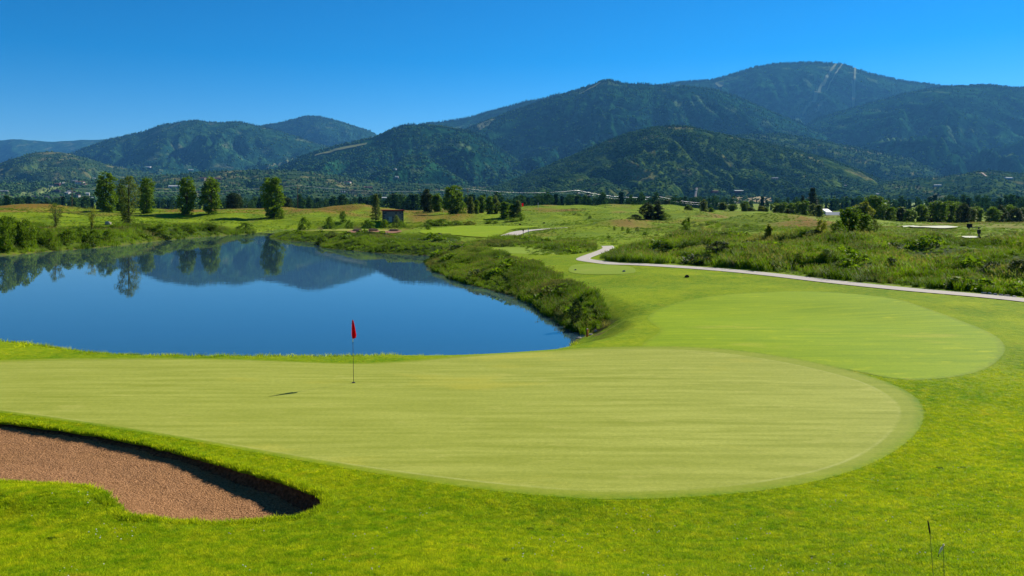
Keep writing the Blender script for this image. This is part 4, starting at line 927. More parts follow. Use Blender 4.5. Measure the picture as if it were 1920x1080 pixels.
def hash_(t): return sum((i + 1) * ord(c) for i, c in enumerate(t))
C_MID = scatter_group('valley_trees')
for i_, (k_, l_) in enumerate((('cottonwood', 'far_tree'), ('broad', 'far_tree'), ('broad', 'far_tree'), ('poplar', 'far_tree'), ('conic', 'far_conifer'))):
    C_MID.objects.link(bpy.data.objects.new('valley_tree', make_tree(k_, l_, 300 + i_, h=1., w=(.5, .8, .75, .4, .45)[i_], ncl=34, per=16, leafsize=.055, csize=.11)[0]))
# valley woods between the course and the hills
rs = np.random.RandomState(15); n = 5200; D = 620 * (2400 / 620) ** rs.rand(n); u = -.72 + rs.rand(n) * 1.44; x = u * D
nz = fbm(x / 150, D / 260, 91, 3); k = (nz > .02) & ~((u > .27) & (D > 900) & (D < 1900)); x, D = x[k], D[k]; n = len(x); h = 9 + 8 * rs.rand(n)
con = rs.rand(n) < .12
z = allz(x, D)
scatter('valley_woodland', np.c_[x, D, z - .8], np.c_[h, h, h], rs.rand(n) * 6.28, C_MID, rs.randint(0, 5, n), 'band of dark trees across the valley floor', 'woodland')

rs_t = np.random.RandomState(55)
def tree(px, ytop, D, wpx, key, label, name='tree', cat='tree', group=None, ybase=None):
    ybase = ybase or YB.get((px, ytop))
    if ybase:
        h_ = hit(px, ybase, 20, 700); D = h_.y
    x = (px - CX) / F * D; z = gz(x, D); H = EYE + (HY - ytop) * D / F - z; Wm = wpx * D / F
    cr, tk, h0, w0 = proto(key); sw = Wm / w0 * (1.16 if key[0] != 'poplar' else 1.32)
    e = empty(name, (x, D, z), label, cat, group, rs_t.rand() * 6.28, (sw, sw, H / h0))
    for nm, me in (('crown', cr), ('trunk', tk)):
        o = bpy.data.objects.new(nm, me); COL.objects.link(o); o.parent = e
    return e
LF, LL, LY, LC, LS, LD = 'leaf', 'leaf_light', 'leaf_yellow', 'leaf_conifer', 'leaf_shrub', 'leaf_dark'
CT = 'cottonwood trees on the far side of the pond'
tree(199, 323, 292, 40, ('cottonwood', LF, 0), 'darkest and bulkiest cottonwood, tallest one left of the leaning pale tree', 'cottonwood_tree', group=CT)
tree(226, 346, 300, 26, ('cottonwood', LF, 1), 'dark cottonwood squeezed between the bulky dark one and the pale shore tree', 'cottonwood_tree', group=CT)
tree(241, 329, 187, 46, ('shore', LL, 2), 'pale grey-green tree standing at the water edge, its foot among reeds', 'shore_tree', group=None)
tree(276, 332, 276, 33, ('cottonwood', LF, 2), 'round-topped cottonwood just right of the pale shore tree', 'cottonwood_tree', group=CT)
tree(350, 332, 276, 36, ('cottonwood', LF, 0), 'left of the two lone look-alike cottonwoods above the shore reeds', 'cottonwood_tree', group=CT)
tree(396, 331, 278, 40, ('cottonwood', LF, 1), 'lone cottonwood with rounded top and bare dark foot', 'cottonwood_tree', group=CT)
tree(510, 330, 268, 44, ('cottonwood', LF, 2), 'wide lone cottonwood nearest the peninsula, bushy at its foot', 'cottonwood_tree', group=CT)
tree(527, 392, 266, 18, ('shrub', LS, 0), 'bush at the foot of the widest lone cottonwood', 'shrub', 'bush')
tree(437, 361, 430, 34, ('broad', LD, 0), 'squat dark tree behind the crest, right of the second lone cottonwood')
tree(537, 370, 430, 26, ('broad', LD, 1), 'dark tree behind the crest beside the widest cottonwood')
tree(104, 379, 160, 38, ('airy', LL, 0), 'thin airy tree with open branches above the shore bushes')
tree(172, 386, 165, 28, ('airy', LY, 1), 'small yellowish airy tree in front of the dark cottonwoods')
tree(705, 364, 235, 28, ('conic', LL, 0), 'light cone-shaped tree beside the pump house')
tree(643, 395, 238, 20, ('shrub', LF, 1), 'upright dark bush on the channel shore', 'shrub', 'bush')
tree(800, 354, 330, 24, ('poplar', LD, 0), 'dark slim tree at the left end of the middle grove', group='grove right of the pump house')
tree(820, 362, 318, 22, ('poplar', LF, 1), 'short rounded tree beside the dark slim one', group='grove right of the pump house')
tree(851, 347, 300, 46, ('broad', LF, 1), 'largest broad tree of the middle grove', group='grove right of the pump house')
tree(868, 378, 296, 18, ('shrub', LS, 2), 'light bush leaning on the largest grove tree', 'shrub', 'bush')
tree(882, 368, 302, 16, ('poplar', LL, 0), 'pale slim tree just behind the largest grove tree', group='grove right of the pump house')
tree(894, 374, 306, 12, ('poplar', LF, 0), 'narrow dark tree in the shaded gap of the grove', group='grove right of the pump house')
tree(903, 366, 330, 18, ('poplar', LF, 1), 'slim bright tree left of the twin-topped pair', group='grove right of the pump house')
tree(918, 366, 304, 18, ('poplar', LF, 0), 'left tree of the twin-topped pair', group='grove right of the pump house')
tree(929, 367, 306, 14, ('poplar', LL, 1), 'right tree of the twin-topped pair', group='grove right of the pump house')
tree(947, 377, 268, 22, ('poplar', LF, 0), 'dark tree closest to the fairway at the grove end', group='trees at the end of the grove')
tree(960, 382, 278, 16, ('poplar', LF, 1), 'small tree between the dark one and the last slender one', group='trees at the end of the grove')
tree(971, 375, 280, 15, ('poplar', LL, 0), 'slender last tree at the grove end', group='trees at the end of the grove')
tree(976, 398, 262, 20, ('shrub', LS, 1), 'light green bush under the last slender tree', 'shrub', 'bush')
tree(1215, 379, 335, 32, ('broad', LD, 0), 'dark bushy tree in the clump on the green ridge', group='clump of trees on the green ridge')
tree(1233, 381, 335, 24, ('poplar', LD, 1), 'right-hand tree of the dark clump on the green ridge', group='clump of trees on the green ridge')
tree(1192, 402, 320, 34, ('shrub', LD, 2), 'low dark bushes spreading from the clump on the ridge', 'shrub', 'bush')
tree(1248, 399, 322, 26, ('shrub', LS, 0), 'lighter bush on the right flank of the ridge clump', 'shrub', 'bush')
tree(1250, 373, 470, 16, ('broad', LD, 1), 'small dark tree peeking over the ridge crest')
tree(1234, 375, 480, 16, ('broad', LD, 0), 'smaller tree beside the one peeking over the crest')
tree(1285, 411, 215, 20, ('shrub', LF, 0), 'lone round dark bush in the open rolling grass', 'shrub', 'bush')
tree(1291, 407, 222, 6, ('poplar', LF, 0), 'dark spike of a sapling behind the lone round bush', 'sapling', 'sapling')
tree(1290, 384, 330, 17, ('poplar', LF, 1), 'rounded tree left of the ridge hollow', group='trees in the ridge hollow')
tree(1302, 394, 325, 22, ('shrub', LS, 1), 'yellow-green bush between the hollow trees', 'shrub', 'bush')
tree(1320, 374, 330, 15, ('poplar', LL, 1), 'tallest slim tree in the ridge hollow', group='trees in the ridge hollow')
tree(1333, 389, 325, 12, ('poplar', LF, 0), 'short tree right of the tallest slim one in the hollow', group='trees in the ridge hollow')
tree(1355, 379, 380, 18, ('poplar', LL, 0), 'pale tree behind the rolling crest, left end of its row', group='row behind the rolling crest')
tree(1373, 382, 370, 18, ('broad', LF, 0), 'second tree of the row behind the rolling crest', group='row behind the rolling crest')
tree(1396, 377, 365, 22, ('broad', LF, 1), 'full dark tree in the middle of the row behind the crest', group='row behind the rolling crest')
tree(1408, 388, 360, 14, ('poplar', LL, 1), 'small light tree after the full dark one of the row', group='row behind the rolling crest')
tree(1427, 386, 360, 16, ('poplar', LY, 0), 'yellow-green small tree at the row end', group='row behind the rolling crest')
tree(1436, 388, 360, 12, ('poplar', LF, 1), 'last little tree of the row behind the crest', group='row behind the rolling crest')
tree(1524, 352, 420, 40, ('conic', LC, 0), 'big dark spruce rising over the right grove', 'spruce_tree')
tree(1505, 366, 425, 22, ('conic', LC, 1), 'smaller dark spruce at the left of the big one', 'spruce_tree')
RGV = 'grove below the dark spruces'
tree(1463, 378, 335, 34, ('broad', LF, 0), 'broad tree at the left end of the spruce grove', group=RGV)
tree(1484, 380, 340, 26, ('broad', LF, 1), 'round tree next to the left end of the spruce grove', group=RGV)
tree(1478, 391, 318, 18, ('poplar', LL, 0), 'pale short tree standing before the spruce grove', group=RGV)
tree(1505, 375, 320, 32, ('broad', LF, 0), 'largest dark tree of the grove under the spruces', group=RGV)
tree(1497, 400, 305, 14, ('shrub', LF, 1), 'dark low bush at the foot of the largest grove tree', 'shrub', 'bush')
tree(1519, 402, 305, 14, ('shrub', LY, 1), 'bright yellow-green bush at the foot of the grove', 'shrub', 'bush')
tree(1525, 382, 330, 15, ('poplar', LL, 1), 'slim pale tree at the foot of the spruces', group=RGV)
tree(1536, 383, 322, 16, ('poplar', LL, 0), 'last pale tree of the spruce grove before the barn', group=RGV)
tree(1540, 411, 205, 26, ('shrub', LY, 0), 'yellowish rounded bush left of the big dark clump', 'shrub', 'bush')
tree(1527, 430, 196, 34, ('shrub', LD, 1), 'dark low bush spreading left of the big clump', 'shrub', 'bush')
RC = 'big dark clump in the right meadow'
tree(1593, 388, 196, 46, ('broad', LF, 1), 'tallest dark tree of the big meadow clump', group=RC)
tree(1618, 398, 196, 36, ('broad', LF, 0), 'second dark tree of the big meadow clump', group=RC)
tree(1571, 412, 195, 34, ('shrub', LF, 2), 'bushy left flank of the big meadow clump', 'shrub', 'bush')
tree(1640, 410, 200, 26, ('shrub', LL, 2), 'lighter bush on the right flank of the big clump', 'shrub', 'bush')
tree(1442, 419, 140, 15, ('poplar', LY, 1), 'lone slender yellow-green sapling in the brown meadow', 'sapling', 'sapling')
RR_ = 'long row of trees behind the right fairway'
rowspec = [(1610, 384, 24, LF, 'behind the big clump'), (1640, 365, 34, LF, 'tallest, just right of the big clump'), (1655, 381, 16, LL, 'slim and pale'), (1622, 378, 26, LY, 'yellow-tinged, over the big clump'),
           (1668, 385, 20, LF, 'short and dark'), (1690, 388, 24, LL, 'pale with a low crown'), (1706, 391, 22, LF, 'squat'), (1727, 383, 26, LF, 'dark and leaning'), (1745, 386, 24, LD, 'darkest in its stretch'),
           (1760, 376, 30, LF, 'tall left one of the high middle'), (1778, 375, 28, LF, 'tall centre one of the high middle'), (1795, 378, 28, LF, 'bulky right one of the high middle'), (1808, 380, 22, LD, 'dark after the high middle'),
           (1820, 389, 16, LL, 'small and light'), (1832, 385, 22, LF, 'last dark one before the gap'), (1862, 387, 26, LF, 'first after the gap'), (1876, 384, 18, LD, 'narrow dark one after the gap'),
           (1893, 383, 26, LF, 'round one near the picture edge'), (1906, 390, 24, LD, 'squat dark one near the picture edge'), (1922, 388, 24, LF, 'cut by the picture edge')]
for i, (px, yt, w, lf, d) in enumerate(rowspec):
    tree(px, yt, 268 + (i % 3) * 9, w * 1.25, (('broad', 'poplar')[i % 2 if w < 26 else 0], lf, i % 2), 'tree of the long right-hand row, ' + d, group=RR_)
# shore and meadow shrubs
SH = [(8, 404, 118, 44, LS, 'big rounded bush at the left picture edge'), (30, 412, 128, 44, LS, 'leafy bush next to the edge bush'), (20, 404, 122, 40, LF, 'dark bush behind the two edge bushes'), (48, 410, 150, 44, LS, 'bright bush rising over the shore reeds'),
      (44, 432, 117, 34, LS, 'low leafy bush by the stones on the shore'), (70, 424, 136, 24, LF, 'narrow dark bush above the shore stones'), (92, 430, 140, 26, LS, 'bush below the thin airy tree'), (128, 428, 146, 40, LS, 'spreading bush right of the thin airy tree'),
      (150, 424, 152, 22, LF, 'dark bush between the two airy trees'), (176, 430, 154, 36, LS, 'bush at the foot of the yellowish airy tree'), (202, 430, 160, 34, LS, 'pale bush just left of the pale shore tree'),
      (300, 420, 205, 40, LS, 'long reed-like bush right of the pale shore tree'), (352, 420, 212, 46, LS, 'dense bush below the left lone cottonwood'), (392, 419, 214, 44, LS, 'dense bush below the second lone cottonwood'), (460, 417, 222, 36, LF, 'dark bush on the shore before the peninsula'),
      (570, 406, 232, 30, LS, 'round bush on the channel shore, first from the left'), (618, 405, 234, 26, LS, 'round bush on the channel shore, second from the left'), (655, 412, 232, 20, LF, 'low dark bush under the upright one'), (690, 411, 230, 34, LF, 'wide low bush under the cone-shaped tree'),
      (722, 411, 229, 26, LS, 'bush in front of the pump house wall'), (743, 403, 231, 18, LL, 'light bush against the pump house'), (752, 413, 229, 30, LS, 'bush at the corner of the pump house'), (806, 411, 226, 30, LS, 'bright bush beyond the far fairway'), (828, 410, 228, 40, LF, 'wide dark-sided bush beyond the far fairway'),
      (855, 413, 230, 34, LS, 'low bush in the brown bank beyond the fairway'), (803, 420, 200, 16, LF, 'small bush on the far green edge'), (880, 414, 232, 36, LY, 'yellowish low bush beyond the fairway'), (920, 412, 238, 36, LS, 'low bush beneath the grove trees'), (958, 408, 244, 34, LS, 'bush where the grove meets the path'),
      (622, 434, 158, 44, LL, 'grey willow bush at the tip of the peninsula bank'), (604, 441, 152, 24, LS, 'small bush beside the grey willow at the tip'), (1152, 424, 150, 6, LF, 'tiny dark bush in the open slope, first of a few'), (1167, 424, 152, 6, LF, 'tiny dark bush in the open slope, second of a few'),
      (1178, 427, 148, 11, LF, 'slightly larger bush of those in the open slope'), (1195, 425, 150, 9, LL, 'pale small bush in the open slope'), (1141, 441, 128, 9, LF, 'tiny bush above the ditch line'), (1209, 434, 138, 11, LF, 'low bush beyond the open slope'), (1106, 404, 250, 9, LF, 'tiny bush on the far bright slope'),
      (1266, 449, 108, 14, LF, 'small leaning bush in the right meadow'), (1345, 452, 98, 58, LD, 'dark willow thicket in the meadow hollow'), (1372, 448, 102, 44, LD, 'dark willow thicket behind the hollow'), (1312, 455, 100, 34, LF, 'leafy bush left of the willow thicket'),
      (1670, 482, 78, 30, LD, 'black-green bush in the deep right meadow'), (1712, 440, 130, 60, LF, 'low bushes on the mound below the glaring green'), (1765, 437, 136, 60, LF, 'low bushes trailing toward the small white bunker'), (1850, 442, 120, 28, LD, 'dark bush right of the ball washer'),
      (1884, 440, 118, 26, LD, 'second dark bush right of the ball washer'), (1912, 486, 66, 60, LD, 'large dark bush at the right picture edge'), (1858, 490, 68, 44, LD, 'dark bush near the right picture edge'), (1800, 478, 78, 40, LF, 'leafy bush in the deep right meadow'), (1550, 466, 92, 34, LF, 'bush in the near part of the right meadow'),
      (1500, 472, 88, 30, LS, 'light bush in the near right meadow'), (1080, 560, 50, 30, LD, 'dark tuft of sedge on the near pond bank')]
for i, (px, yt, D, w, lf, lab) in enumerate(SH):
    if px < 470 and D > 100: D = np.interp(px, [0, 100, 200, 300, 400, 475], [120, 130.4, 143, 164, 187.5, 203]) + (1.6 + (i % 3) if px < 250 else 6)
    tree(px, yt, D, w, ('shrub', lf, i % 3), lab, 'shrub', 'bush')

# ------------------------------------------------------------------ golf course things
s = NT('red_flag_cloth'); s.color((.72, .006, .015)); s.rough(.6); s.translucent((.85, .01, .02), .45); M['flag_red'] = s.m; M['pin'] = plain('pin_paint', (.62, .60, .50), .4, var=.1); M['pin_dark'] = plain('pin_band', (.05, .05, .06), .4)
fx, fy = at(663, 717, 1.82); fz = gz(fx, fy) + .022
e = empty('flagstick', (fx, fy, fz), 'golf flagstick with a limp red flag standing in the hole of the green', 'flagstick')
tube('pole', [(0, 0, -.1), (-.012, 0, .7), (-.022, 0, 1.3)], [.009, .0085, .008], M['pin_dark'], e, 8)
tube('pole_top', [(-.022, 0, 1.3), (-.036, 0, 2.15)], [.009, .008], M['pin_dark'], e, 8)
tube('pole_band', [(-.0235, 0, 1.38), (-.028, 0, 1.62)], [.0125, .0125], M['pin'], e, 8)
FV = []; nu, nv = 13, 17
for a in range(nv):
    t = a / (nv - 1); zz = 2.13 - t * .58; wdt = .04 + .165 * (t ** .8) * (1 - .25 * smooth((t - .85) / .15))
    for b in range(nu):
        s_ = b / (nu - 1); FV.append((-.036 + .012 * t + wdt * (s_ - .38 + .12 * t), .05 * math.sin(s_ * 9 + t * 2) * (.3 + t), zz - .05 * s_ * (1 - s_) * 4 * t))
fo = pydata('flag', FV, grid_faces(nv, nu).tolist(), M['flag_red'], e, smooth_=True); so = fo.modifiers.new('cloth', 'SOLIDIFY'); so.thickness = .004
cv = [(.055 * math.cos(t), .055 * math.sin(t), z) for z in (.004, -.09) for t in np.linspace(0, 6.283, 17)[:-1]]
pydata('cup', cv, [(i, (i + 1) % 16, (i + 1) % 16 + 16, i + 16) for i in range(16)] + [tuple(range(16, 32))], M['pin_dark'], e)
pydata('hole', [(.056 * math.cos(t), .056 * math.sin(t), .006) for t in np.linspace(0, 6.283, 17)[:-1]], [tuple(range(16))], M['pin_dark'], e)

M['stake'] = plain('rust_orange_stake', (.42, .13, .035), .8, var=.25, scale=20); M['stake_top'] = plain('stake_top', (.62, .52, .42), .8)
h_ = Vector((*at(1101, 632, .12), 0)); h_.z = gz(h_.x, h_.y)
e = empty('hazard_stake', h_, 'short rust-orange stake at the near corner of the pond', 'stake')
tube('post', [(0, 0, -.15), (0, 0, .44)], [.062, .058], M['stake'], e, 8); tube('post_cap', [(0, 0, .44), (0, 0, .47), (.0, 0, .485)], [.06, .055, .03], M['stake_top'], e, 8)
# pale stones on the shore
M['stone'] = plain('shore_stone', (.42, .38, .34), .9, var=.3, scale=6, bump=.5)
def stone(x, y, s3, label, seed, group):
    import bmesh
    bm = bmesh.new(); bmesh.ops.create_icosphere(bm, subdivisions=2, radius=.5); r = np.random.RandomState(seed)
    ph = r.rand(6) * 6
    for v in bm.verts: c = v.co; v.co = c * (1 + .16 * math.sin(c.x * 7 + ph[0]) + .14 * math.sin(c.y * 8 + ph[1]) + .12 * math.sin(c.z * 9 + ph[2]))
    me = bpy.data.meshes.new('stone'); bm.to_mesh(me); bm.free(); me.materials.append(M['stone'])
    o = bpy.data.objects.new('stone', me); COL.objects.link(o); o.location = (x, y, gz(x, y) + s3[2] * .2); o.scale = s3; o.rotation_euler = (0, 0, r.rand() * 6)
    return tag(o, label, 'stone', group)
for i, (px, py, s_, d) in enumerate([(1085, 633.5, (.42, .16, .12), 'long flat white stone at the waterline left of the orange stake'), (1108, 629, (.3, .2, .12), 'small pale stone right of the orange stake'), (1117, 626, (.25, .18, .12), 'pale stone up the bank from the orange stake'),
                          (36, 463, (1.1, .8, .7), 'pale stone at the far shore below the edge bushes'), (62, 461, (1.0, .8, .6), 'rusty pale stone on the far shore left of the narrow dark bush'), (84, 459, (1.3, .8, .8), 'largest pale boulder on the far shore under the bushes')]):
    x, y = at(px, py, .05); stone(x, y, s_, d, i, 'stones on the pond shore')
h_ = hit(192, 424, 100, 400); stone(h_.x, h_.y + 3, (1.8, 1.2, 1.3), 'pinkish boulder in the far meadow behind the shore bushes', 8, 'boulders in the meadow')
for i, px in enumerate((1845, 1856, 1866, 1877, 1888, 1902)):
    hh = hit(px, 550.5 + i * 1.3, 30, 100); stone(hh.x, hh.y, (.35, .25, .15), ['leftmost', 'second', 'third', 'fourth', 'fifth', 'rightmost'][i] + ' small pale stone of the scatter beside the cart path', 20 + i, 'stones beside the cart path')

# grass stems near the camera
M['stem'] = plain('grass_stem', (.20, .24, .04), .7); M['head_dark'] = plain('dark_seed_head', (.05, .045, .03), .9, scale=60); M['head_pale'] = plain('pale_seed_husk', (.80, .70, .52), .8, scale=50)
D = 5.4; x0 = (1755 - CX) / F * D; zt = EYE - (975 - HY) * D / F; xt = (1740 - CX) / F * D; zm = EYE - (1003 - HY) * D / F; xm = (1744 - CX) / F * D; zb = gz(x0, D)
e = empty('grass_stem', (x0, D, zb), 'tall thin grass stem with a dark narrow seed head, the taller near stem', 'grass stem', 'tall stems near the viewer')
tube('stalk', [(.05, 0, -.05), (.02, 0, (zm - zb) * .5), (xm - x0, 0, zm - zb)], [.0032, .0026, .002], M['stem'], e)
tube('seed_head', [(xm - x0, 0, zm - zb), (xm - x0 - .003, 0, zm - zb + .02), ((xm + xt) / 2 - x0, 0, (zt + zm) / 2 - zb), (xt - x0, 0, zt - zb - .01), (xt - x0 - .001, 0, zt - zb)], [.002, .0058, .0062, .004, .001], M['head_dark'], e, 8)
x0 = (1771 - CX) / F * D; z2 = EYE - (1022 - HY) * D / F; x2 = (1769 - CX) / F * D; zb = gz(x0, D)
e = empty('grass_stem', (x0, D, zb), 'thin grass stem with a drooping pale husk, right of the dark-headed stem', 'grass stem', 'tall stems near the viewer')
tube('stalk', [(0, 0, -.05), (.01, 0, (z2 - zb) * .5), (x2 - x0, 0, z2 - zb)], [.0032, .0026, .0022], M['stem'], e)
a0 = Vector((x2 - x0, 0, z2 - zb)); a1 = a0 + Vector((-.033, 0, -.062))
tube('husk', [a0 + Vector((.002, 0, .008)), a0 + Vector((0, 0, 0)), a0.lerp(a1, .35), a0.lerp(a1, .75), a1], [.003, .0075, .0085, .006, .002], M['head_pale'], e, 8)
tube('husk_tip', [a1, a1 + Vector((-.004, 0, -.018))], [.002, .003], M['head_dark'], e)

# tee markers, washer, posts, far pins
M['marker'] = plain('dark_marker', (.03, .03, .035), .5); M['grey_marker'] = plain('grey_marker', (.22, .24, .25), .5); M['blue_post'] = plain('blue_grey_post', (.10, .22, .27), .6); M['brown_post'] = plain('brown_post', (.10, .05, .035), .8)
def marker(px, py, s_, mat, label, dm=30):
    p = hit(px, py, dm, 300); e = empty('tee_marker', p, label, 'tee marker', 'tee markers')
    box('block', -s_, s_, -s_ * .6, s_ * .6, .0, s_ * .8, M[mat], e, s_ * .15); box('foot', -s_ * .2, s_ * .2, -s_ * .2, s_ * .2, -.1, .01, M[mat], e)
    box('cap', -s_ * .6, s_ * .7, -s_ * .4, s_ * .4, s_ * .8, s_ * 1.2, M[mat], e, s_ * .1)
marker(1288, 520.5, .17, 'marker', 'black tee marker alone on the near rough before the cart path'); marker(1170, 510, .13, 'grey_marker', 'grey tee marker on the right end of the small tee'); marker(1079, 507, .10, 'grey_marker', 'faint grey marker on the left end of the small tee')
marker(975, 422, .32, 'marker', 'dark tee marker at the foot of the grove', 120); marker(1020, 419, .30, 'marker', 'dark tee marker on the far mown tee', 120)
p = hit(981, 443.5, 90, 300); e = empty('ball_washer', p, 'brown ball washer post beside the far cart path', 'ball washer')
tube('post', [(0, 0, -.2), (0, 0, 1.1)], [.07, .06], M['brown_post'], e); box('head', -.13, .13, -.1, .1, 1.05, 1.45, M['brown_post'], e, .03); box('base', -.22, .22, -.2, .2, 0, .25, M['marker'], e, .04)
p = hit(990.5, 440.5, 90, 300); e = empty('sign_post', p, 'thin blue-grey post beside the far cart path', 'post')
tube('post', [(0, 0, -.2), (0, 0, 1.35)], [.06, .06], M['blue_post'], e); box('cap', -.08, .08, -.08, .08, 1.35, 1.42, M['blue_post'], e)
for px, lab in ((711, 'left of two short dark rake posts before the far bunkers'), (726, 'right of two short dark rake posts before the far bunkers')):
    p = hit(px, 441.5, 90, 300); e = empty('bunker_rake', p, lab, 'rake', 'rakes by the far bunkers')
    tube('handle', [(0, 0, -.1), (.05, .0, .75)], [.03, .03], M['marker'], e); box('rake_head', -.3, .3, -.03, .03, .0, .07, M['marker'], e)
p = hit(1835.5, 448, 90, 300); sc_ = p.y / 150
e = empty('ball_washer', p, 'black ball washer stand beside the small white bunker', 'ball washer')
tube('post', [(0, 0, -.2), (0, 0, 1.0 * sc_)], [.09, .09], M['marker'], e); box('head', -.25 * sc_, .25 * sc_, -.15, .15, 1.0 * sc_, 1.65 * sc_, M['marker'], e, .03); box('lid', -.3 * sc_, .3 * sc_, -.18, .18, 1.65 * sc_, 1.72 * sc_, M['marker'], e); box('base', -.18, .18, -.18, .18, 0, .3, M['marker'], e)
p = hit(1826, 432, 90, 300)
e = empty('bench', p, 'low dark bench on the mound behind the ball washer stand', 'bench')
box('seat', -.9, .9, -.2, .2, .38, .46, M['marker'], e); box('leg', -.75, -.65, -.15, .15, -.1, .38, M['marker'], e); box('leg', .65, .75, -.15, .15, -.1, .38, M['marker'], e); box('backrest', -.9, -.1, .2, .25, .46, .95, M['marker'], e)
for px, yt, yb, D, m_, lab in ((978, 381, 392, 330, 'flag_red', 'tiny red flag on a far green beyond the grove'),):
    x = (px - CX) / F * D; z = gz(x, D); zt = EYE - (yt - HY) * D / F; e = empty('far_flagstick', (x, D, z), lab, 'flagstick')
    tube('pole', [(0, 0, -.1), (0, 0, zt - z)], [.05, .04], M['pin'], e); box('flag', 0, .75, -.02, .02, zt - z - 1.4, zt - z, M['flag_red'], e)
x = (1009 - CX) / F * 350; z = gz(x, 350.); e = empty('notice_board', (x, 350, z), 'small white board on a post on the far ridge', 'sign')
zt = EYE - (380 - HY) * 350 / F - z; tube('post', [(0, 0, -.1), (0, 0, max(zt - .6, .4))], [.07, .07], M['pin'], e); box('board', -.3, .3, -.03, .03, max(zt - .9, .4), max(zt, 1.2), M['stone'], e)

# glaring green (sun glare painted pale) and white bunker at the right
structure(drape('white_patch', spline([hit0(*p) for p in [(1682, 424.5), (1720, 425.6), (1765, 427.6), (1797, 429.6), (1775, 430.8), (1740, 429.8), (1700, 427)]], 5), M['glare_and_sand'], .25, 10), 'long putting green with sand below the tree row, sun glare put into its colour')
structure(drape('white_patch', spline([hit0(*p) for p in [(1803, 444), (1818, 443), (1834, 444), (1832, 447), (1812, 448.5)]], 5), M['glare_and_sand'], .25, 8), 'small white bunker beside the ball washer stand')

# pump house
M['blockwork'] = plain('grey_blockwork', (.25, .20, .17), .9, var=.2, scale=3, bump=.4); M['mortar'] = plain('dark_mortar', (.08, .07, .07), 1)
M['red_roof'] = plain('dark_red_roof', (.26, .035, .02), .6); M['door_white'] = plain('pale_door', (.34, .33, .30), .5, var=.08); M['glass_dark'] = plain('dark_window_glass', (.02, .025, .03), .15)
D = 250.; x = (738 - CX) / F * D; z = gz(x, D) - .2; ws = 6.2; zt = EYE - (393.5 - HY) * D / F - z
e = empty('pump_house', (x, D, z), 'small grey block pump house with dark red flat roof behind the bushes', 'pump house', rz=R(14))
hw = ws / 2; box('wall', -hw, hw, 0, 5, 0, zt - .35, M['mortar'], e)
nbk = 0
bm_me = pydata('brick', *box_vf(0, .76, -.03, .0, 0, .36), M['blockwork'], link=False).data
bm_me2 = pydata('brick', *box_vf(0, .03, 0, .76, 0, .36), M['blockwork'], link=False).data
for r_i in range(int((zt - .4) / .4)):
    for c_i in range(9):
        xx = -hw + c_i * .8 - (.4 if r_i % 2 else 0)
        if xx < -hw - .01 or xx + .76 > hw + .02: continue
        if -1.7 < xx + .38 < -.2 and r_i * .4 < 2.0: continue
        o = bpy.data.objects.new('brick', bm_me); COL.objects.link(o); o.parent = e; o.location = (xx, 0, r_i * .4 + .02)
    for c_i in range(6):
        yy = .02 + c_i * .8 - (.4 if r_i % 2 else 0)
        if yy < 0: continue
        if yy + .76 > 5: continue
        o = bpy.data.objects.new('brick', bm_me2); COL.objects.link(o); o.parent = e; o.location = (hw, yy, r_i * .4 + .02)
box('roof', -hw - .3, hw + .3, -.35, 5.3, zt - .35, zt, M['red_roof'], e, .03)
d_ = box('door', -1.55, -.45, -.07, -.034, 0, 2.0, M['door_white'], e); box('handle', -.6, -.54, -.11, -.07, .95, 1.05, M['marker'], d_)
for wx_, w_ in ((-2.6, .8), (.75, .55), (2.1, .6)):
    f_ = box('window', wx_ - w_ / 2, wx_ + w_ / 2, -.06, -.031, zt - 1.15, zt - .8, M['marker'], e); box('pane', wx_ - w_ / 2 + .05, wx_ + w_ / 2 - .05, -.068, -.06, zt - 1.1, zt - .85, M['glass_dark'], f_)

# farm barn behind the spruce grove
M['roof_white'] = plain('white_metal_roof', (.46, .46, .45), .5, var=.06, scale=.5); M['wall_tan'] = plain('tan_wall', (.27, .22, .17), .8, scale=1)
M['roof_brown'] = plain('brown_roof', (.13, .075, .055), .8, scale=.5); M['roof_grey'] = plain('grey_roof', (.22, .23, .26), .6, scale=.5); M['wall_red'] = plain('dark_red_wall', (.15, .05, .045), .8); M['wall_pale'] = plain('pale_wall', (.50, .45, .40), .8, var=.1, scale=.5)
M['roof_dark'] = plain('dark_roof', (.045, .04, .05), .7)
def house(x, y, z, w, d, h, rh, wall, roof, label, cat='house', name='house', rz=0., group=None, nwin=3):
    e = empty(name, (x, y, z), label, cat, group, rz)
    box('wall', -w / 2, w / 2, -d / 2, d / 2, -2.5, h, M[wall], e)
    o = .5; V = [(-w / 2 - o, -d / 2 - o, h - .1), (w / 2 + o, -d / 2 - o, h - .1), (w / 2 + o, d / 2 + o, h - .1), (-w / 2 - o, d / 2 + o, h - .1), (-w / 2 - o, 0, h + rh), (w / 2 + o, 0, h + rh)]
    pydata('roof', V, [(0, 1, 5, 4), (2, 3, 4, 5), (0, 4, 3), (1, 2, 5), (0, 3, 2, 1)], M[roof], e)
    for k in range(nwin):
        xx = -w / 2 + w * (k + .5) / nwin; box('window', xx - w * .07, xx + w * .07, -d / 2 - .05, -d / 2 - .005, h * .35, h * .75, M['glass_dark'], e)
    return e
D = 455.; x = (1563 - CX) / F * D; zt = EYE - (397.5 - HY) * D / F
house(x, D, zt - 4.4, 7.5, 6, 2.8, 1.6, 'wall_tan', 'roof_white', 'tan barn with a shining white metal roof behind the right grove', 'barn', 'barn', R(-20))
D = 480.; x = (1546 - CX) / F * D; zt = EYE - (391.5 - HY) * D / F
house(x, D, zt - 6, 6, 6, 4, 2, 'roof_grey', 'roof_white', 'grey house with pale roof edge left of the shining barn', rz=R(40), nwin=2)
